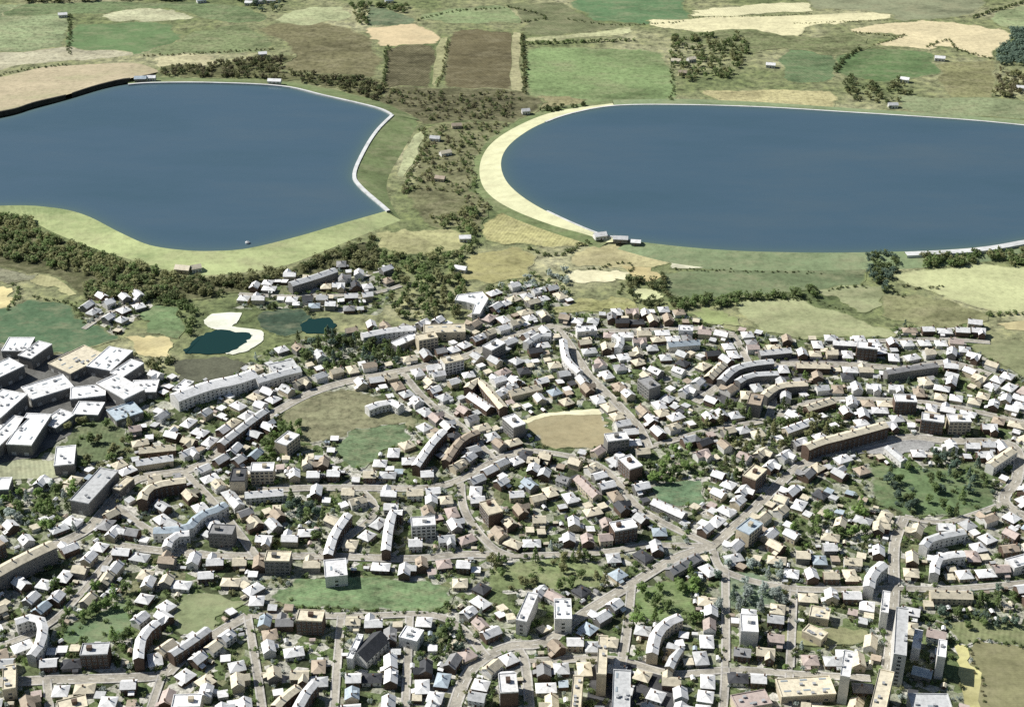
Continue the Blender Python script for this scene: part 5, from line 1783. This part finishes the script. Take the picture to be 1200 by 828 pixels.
def mass(name, spots, tones, label, cat, kind=None, group=None):
    """one mesh of many low crowns; spots = (x, y, z, scale)"""
    if not spots:
        return
    Vs, Fs, Ms = [], [], []
    base = 0
    for (x, y, z, s) in spots:
        V, F = LOWP[random.randrange(4)]
        a = random.uniform(0, 2 * PI)
        c, sn = math.cos(a), math.sin(a)
        s2 = s * random.uniform(0.85, 1.2)
        X = np.stack([(V[:, 0] * c - V[:, 1] * sn) * s2 + x, (V[:, 0] * sn + V[:, 1] * c) * s2 + y, V[:, 2] * s + z], 1)
        Vs.append(X)
        Fs.append(F + base)
        Ms.append(np.full(len(F), random.randrange(len(tones))))
        base += len(V)
    V = np.concatenate(Vs).astype(np.float32)
    F = np.concatenate(Fs).astype(np.int32)
    me = bpy.data.meshes.new(name)
    me.vertices.add(len(V))
    me.vertices.foreach_set('co', V.ravel())
    me.loops.add(len(F) * 4)
    me.loops.foreach_set('vertex_index', F.ravel())
    me.polygons.add(len(F))
    me.polygons.foreach_set('loop_start', np.arange(0, len(F) * 4, 4, dtype=np.int32))
    me.polygons.foreach_set('material_index', np.concatenate(Ms).astype(np.int32))
    for t in tones:
        me.materials.append(LEAF[t])
    me.update(calc_edges=True)
    o = link(name, me)
    tag(o, label, cat, group, kind)
    return o


def scatter(pxpoly, area_each, smin, smax, avoid=True, z=0.0):
    P = [at(x, y)[:2] for x, y in pxpoly]
    X = [p[0] for p in P]
    Y = [p[1] for p in P]
    n = int(poly_area(P) / area_each)
    out = []
    for _ in range(n * 3):
        if len(out) >= n:
            break
        x, y = random.uniform(min(X), max(X)), random.uniform(min(Y), max(Y))
        if not in_poly(x, y, P):
            continue
        if avoid and (on_field(x, y, 0.0) or not occ_free(x, y, 1.0)):
            continue
        out.append((x, y, z, random.uniform(smin, smax)))
    return out


WOODS = [
    ([(-30, 252), (40, 260), (60, 278), (110, 298), (165, 312), (215, 326), (205, 350), (150, 352), (95, 348), (60, 322), (30, 312), (-30, 304)], 34, 0.7, 1.1, ['olive', 'dark green', 'olive', 'mid green'], 'olive and brown wood under the left end of the dam'),
    ([(212, 328), (270, 326), (340, 314), (380, 300), (440, 278), (446, 300), (440, 316), (390, 316), (340, 326), (290, 340), (250, 348), (215, 345)], 36, 0.7, 1.1, ['dark green', 'olive', 'olive'], 'dark olive wood under the right end of the dam'),
    ([(100, 348), (215, 340), (215, 352), (180, 352), (100, 352)], 40, 0.7, 1.0, ['dark green', 'olive'], 'dark fringe of trees behind the small estate'),
    ([(446, 104), (520, 108), (600, 108), (640, 122), (600, 145), (560, 140), (500, 142), (470, 126), (440, 118)], 60, 0.3, 0.7, ['dark green', 'olive', 'brown'], 'dark moorland scrub above the gap between the reservoirs'),
    ([(505, 150), (560, 145), (600, 145), (572, 165), (556, 190), (558, 220), (575, 245), (560, 268), (520, 268), (495, 252), (470, 225), (480, 190), (500, 165)], 62, 0.3, 0.68, ['mid green', 'olive', 'brown', 'olive', 'dark green'], 'brown and olive scrub filling the gap between reservoirs'),
    ([(520, 240), (560, 250), (560, 290), (530, 320), (500, 330), (470, 320), (440, 318), (450, 300), (500, 298)], 60, 0.6, 1.0, ['olive', 'dark green', 'mid green'], 'mixed trees between the straw-green plot and the town'),
    ([(1080, 302), (1140, 299), (1240, 293), (1240, 313), (1140, 316), (1080, 314)], 34, 0.8, 1.1, ['mid green', 'dark green', 'olive'], 'green tree belt on the near shore at right'),
    ([(1008, 300), (1050, 298), (1056, 320), (1040, 345), (1015, 335)], 45, 0.7, 1.0, ['dark green', 'blue-green'], 'dark copse between the two meadows below right reservoir'),
    ([(790, 352), (890, 344), (955, 340), (960, 348), (880, 355), (830, 362), (780, 364)], 30, 0.7, 1.0, ['dark green', 'mid green'], 'hedge-like belt of dark trees above the town edge'),
    ([(730, 332), (775, 322), (800, 345), (790, 362), (750, 362), (740, 352)], 55, 0.6, 1.0, ['dark green', 'olive'], 'dark trees round the small pale oval field'),
    ([(575, 325), (620, 322), (664, 315), (668, 345), (640, 366), (590, 372), (560, 368)], 75, 0.5, 0.9, ['dark green', 'silvery', 'mid green'], 'garden trees over the tree-covered estate'),
    ([(190, 80), (250, 76), (300, 68), (340, 68), (330, 84), (440, 92), (452, 104), (440, 118), (385, 103), (330, 94), (250, 91), (190, 90)], 48, 0.6, 1.0, ['dark green', 'olive', 'brown'], 'dark olive wood along the far rim of the left reservoir'),
    ([(30, 4), (220, 1), (220, -10), (30, -10)], 50, 0.9, 1.3, ['dark green', 'olive'], 'dark tree line at the top edge at left'),
    ([(790, 44), (870, 42), (880, 64), (850, 96), (795, 96), (785, 66)], 90, 0.7, 1.1, ['dark green', 'mid green', 'olive'], 'scattered dark trees round the cream farmhouses'),
    ([(1164, 42), (1190, 36), (1240, 40), (1240, 78), (1170, 76)], 50, 0.9, 1.2, ['blue-green'], 'bluish trees at the right edge beyond the reservoir'),
    ([(1158, 84), (1240, 84), (1240, 132), (1180, 128), (1155, 110)], 90, 0.7, 1.0, ['brown', 'olive'], 'brownish thicket at the right edge beyond the reservoir'),
    ([(990, 90), (1060, 88), (1075, 118), (1010, 122), (985, 108)], 100, 0.6, 0.9, ['dark green', 'olive'], 'loose bushes on the far shore of the right reservoir'),
    ([(612, 122), (690, 118), (720, 116), (700, 124), (640, 133)], 50, 0.6, 0.9, ['dark green'], 'dark bushes at the far end of the cream beach'),
    ([(410, 4), (480, 8), (470, 26), (420, 30)], 70, 0.7, 1.0, ['mid green', 'olive'], 'loose trees at the top behind the sandy field'),
    ([(275, -4), (335, -4), (330, 14), (280, 14)], 110, 0.8, 1.0, ['dark green', 'blue-green'], 'garden trees of the top hamlet'),
    ([(165, 352), (215, 350), (232, 372), (222, 400), (206, 396), (200, 366)], 45, 0.5, 0.9, ['mid green', 'dark green'], 'dark green trees left of the teal pond'),
    ([(300, 362), (350, 358), (366, 368), (340, 380), (310, 380)], 60, 0.5, 0.9, ['blue-green', 'dark green'], 'bluish trees right of the teal pond'),
    ([(155, 412), (200, 412), (212, 424), (185, 438), (160, 428)], 45, 0.5, 0.8, ['olive', 'dark green'], 'olive bushes under the square yellow field'),
]
for poly, each, a, b, tones, lab in WOODS:
    mass('woodland', scatter(poly, each, a, b), tones, lab, 'wood', 'stuff')


spots = []
for x, y in cand:
    for _ in range(2):
        a, b = x + random.uniform(-6, 6), y + random.uniform(-6, 6)
        q = px_of(a, b)
        if not (-10 < q[0] < 1210 and q[1] < 838) or not in_town(a, b):
            continue
        if road_clear(a, b)[0] < 1.0 or not occ_free(a, b, -0.5) or on_field(a, b, 1.0):
            continue
        spots.append((a, b, -0.35, random.uniform(0.28, 0.55)))
random.shuffle(spots)
mass('garden_undergrowth', spots[:4200], ['mid green', 'olive', 'bright green', 'mid green', 'silvery', 'dark green'], 'low bushes and weeds filling the gaps between the houses', 'undergrowth', 'stuff')
print('UNDERGROWTH', len(spots))


def hedge(line, step, s, tones, label, wob=1.0, name='hedge'):
    L = np.array([at(x, y)[:2] for x, y in smooth(line, 5)])
    n = int(np.linalg.norm(np.diff(L, axis=0), axis=1).sum() / step)
    L = resample(L, max(3, n))
    mass(name, [(x + random.gauss(0, wob), y + random.gauss(0, wob), -0.6, s * random.uniform(0.7, 1.2)) for x, y in L], tones, label, 'hedge', None, 'field hedges')


HEDGES = [
    ([(82, 18), (82, 40), (80, 64)], 0.7, ['dark green'], 'dark hedge on the left side of the rich green rectangle'),
    ([(612, 42), (614, 75), (615, 110)], 0.9, ['dark green', 'olive'], 'straight dark hedge left of the large green field'),
    ([(787, 62), (788, 90), (787, 120)], 0.6, ['dark green'], 'dark hedge on the right side of the large green field'),
    ([(618, 52), (680, 50), (740, 48)], 1.0, ['dark green', 'mid green'], 'green hedge along the top of the large green field'),
    ([(455, 56), (452, 80), (449, 100)], 0.8, ['dark green'], 'black-green hedge left of the smaller ploughed field'),
    ([(524, 48), (521, 78), (512, 102)], 0.6, ['olive'], 'olive hedge between the two ploughed fields'),
    ([(980, 84), (990, 70), (1008, 58)], 1.0, ['dark green'], 'dark slanting hedge left of the lush green pasture'),
    ([(1000, 38), (1040, 42), (1060, 42), (1024, 53)], 0.6, ['dark green', 'olive'], 'dark hedge under the long straw field'),
    ([(1085, 56), (1110, 48), (1120, 58), (1150, 66), (1164, 70)], 0.7, ['dark green', 'olive'], 'dark hedge along the lower edge of irregular straw field'),
    ([(1140, 22), (1170, 12), (1206, 2)], 0.9, ['dark green'], 'dark diagonal hedge at the top right corner'),
    ([(1030, 106), (1036, 116), (1046, 128)], 0.7, ['dark green'], 'dark short hedge by the grey shore farmhouse'),
    ([(930, 28), (1040, 24)], 0.4, ['olive'], 'low olive hedge between the two long straw fields'),
    ([(812, 21), (900, 19), (950, 16)], 0.4, ['olive', 'dark green'], 'low hedge between the topmost straw fields'),
    ([(595, 8), (640, 20), (612, 26)], 0.7, ['dark green'], 'dark hedge right of the light green triangle'),
    ([(490, 24), (530, 14), (590, 10)], 0.6, ['dark green'], 'dark hedge left of the light green triangle'),
    ([(664, 22), (720, 30), (800, 26)], 0.5, ['dark green'], 'hedge under the vivid green field'),
    ([(170, 66), (250, 62), (320, 58)], 0.6, ['dark green', 'olive'], 'hedge under the patchy green pasture'),
    ([(80, 76), (30, 82), (-10, 92)], 0.6, ['dark green'], 'dark hedge behind the pinkish bare field'),
    ([(860, 352), (940, 352), (990, 364)], 0.5, ['dark green'], 'dark hedge between light olive and pale olive fields'),
    ([(1036, 320), (1040, 336), (1062, 348)], 0.6, ['dark green'], 'curved dark hedge left of the yellow-green field'),
    ([(1060, 336), (1080, 338), (1105, 336)], 0.6, ['olive', 'dark green'], 'short hedge inside the yellow-green field'),
    ([(1160, 370), (1200, 368), (1240, 364)], 0.9, ['dark green', 'mid green'], 'green hedge under the yellow-green field'),
    ([(690, 316), (740, 310), (726, 345)], 0.6, ['dark green'], 'dark hedge by the ochre ramp'),
    ([(620, 292), (650, 300), (690, 284)], 0.8, ['dark green'], 'dark hedge right of the yellowish meadow'),
    ([(540, 300), (540, 330), (536, 350)], 0.8, ['olive', 'dark green'], 'upright hedge left of the mustard-green meadow'),
    ([(498, 150), (494, 178), (480, 206), (472, 226)], 0.7, ['mid green', 'olive'], 'hedge at the foot of the right dam slope'),
    ([(1136, 756), (1148, 800), (1164, 870)], 0.45, ['dark green', 'brown'], 'dark hedge between yellow strip and bottom right field'),
    ([(1110, 752), (1160, 752), (1230, 766)], 0.6, ['dark green', 'mid green'], 'green hedge along the top of bottom right field'),
    ([(330, 710), (420, 716), (505, 719)], 0.55, ['dark green', 'mid green'], 'green hedge along the near side of long playing field'),
    ([(40, 350), (80, 355), (100, 378)], 0.6, ['dark green'], 'dark hedge above the dark green meadow'),
    ([(18, 334), (22, 350), (8, 364)], 0.7, ['mid green', 'dark green'], 'green hedge right of the bright yellow corner'),
    ([(790, 316), (880, 318), (960, 320)], 0.45, ['dark green'], 'thin hedge at the foot of the near reservoir slope'),
    ([(970, 340), (1000, 336), (1014, 336)], 0.6, ['dark green'], 'short dark hedge under the broad dull meadow'),
]
for line, s, tones, lab in HEDGES:
    hedge(line, 3.4, s * 0.66, tones, lab, 1.6)

# ------------------------------------------------------------------ labels: each thing told by its look and its nearest landmark
LM = {
    'the tan sports ground': (665, 503), 'the brown-olive common': (410, 485), 'the long playing field': (420, 695), 'the small green pitch': (793, 578), 'the wooded park': (1095, 575),
    'the light green lawn': (640, 673), 'the teal pond': (255, 402), 'the square yellow field': (178, 405), 'the dark green meadow': (60, 385), 'the pale grassy yard': (20, 550),
    'the olive lawn': (240, 720), 'the corner field': (1200, 800), 'the dark railway yard': (915, 435), 'the pale car park': (1045, 523), 'the upper crossroads': (650, 382),
    'the square white hall': (393, 665), 'the longest slab block': (1056, 735), 'the crescent road bend': (580, 766), 'the grey factory': (110, 568), 'the arched cream terrace': (190, 568),
    'the curved white hall': (250, 450), 'the L-shaped hall': (555, 352), 'the cream-roofed hall': (520, 385), 'the yellowish cream block': (955, 740), 'the steep slate hall': (428, 758),
    'the small dark pond': (373, 382), 'the small green knoll': (840, 370), 'the green-grey field': (1190, 420), 'the long bright terrace': (990, 510), 'the green court': (110, 730),
    'the sloping green garden': (780, 705), 'the tall bottom slab': (730, 808), 'the bright white block': (660, 715), 'the light olive field': (940, 375), 'the zigzag terrace': (225, 610),
    'the hooked white terrace': (40, 740), 'the grey-green square': (875, 690), 'the cream slab': (676, 810), 'the narrow olive lawn': (970, 745), 'the cream field strip': (700, 322),
}
LMG = {k: at(*v)[:2] for k, v in LM.items()}
by = {}
for t in THINGS:
    by.setdefault(t['ph'], []).append(t)


def sector(dx, dy):
    if abs(dx) > abs(dy):
        return 'to its right' if dx > 0 else 'to its left'
    return 'beyond it' if dy > 0 else 'in front of it'


cnt_bad = 0
for ph, L in by.items():
    best = {}
    for lm, (lx, ly) in LMG.items():
        secs = {}
        for t in L:
            dx, dy = t['xy'][0] - lx, t['xy'][1] - ly
            secs.setdefault(sector(dx, dy), []).append((math.hypot(dx, dy), t))
        for sname, rows in secs.items():
            rows.sort(key=lambda r: r[0])
            for rank, (dd, t) in enumerate(rows, 1):
                sc = rank * 40 + dd
                if id(t) not in best or sc < best[id(t)][0]:
                    best[id(t)] = (sc, rank, lm, sname)
    for t in L:
        _s, rank, lm, sname = best[id(t)]
        if rank > 20:
            rank = 20
            cnt_bad += 1
        pre = 'nearest ' if False else (ordinal(rank) + ' ')
        lab = '%s%s out from %s, %s' % (pre, ph, lm, sname)
        if len(lab.split()) > 16:
            lab = lab.replace(' out from', ' from')
        if len(lab.split()) > 16:
            lab = lab.replace(' walls out', ' out').replace(' walls from', ' walls, from').replace(' with ', ', ')
        t['o']['label'] = lab
labs = [t['o']['label'] for t in THINGS]
print('LABELS', len(labs), len(set(labs)), cnt_bad, max(len(l.split()) for l in labs), labs[:3], labs[-2:])
print('OBJECTS', len(bpy.data.objects))

S.render.resolution_x, S.render.resolution_y = 1024, 706
S.cycles.max_bounces = 4
S.cycles.use_denoising = False
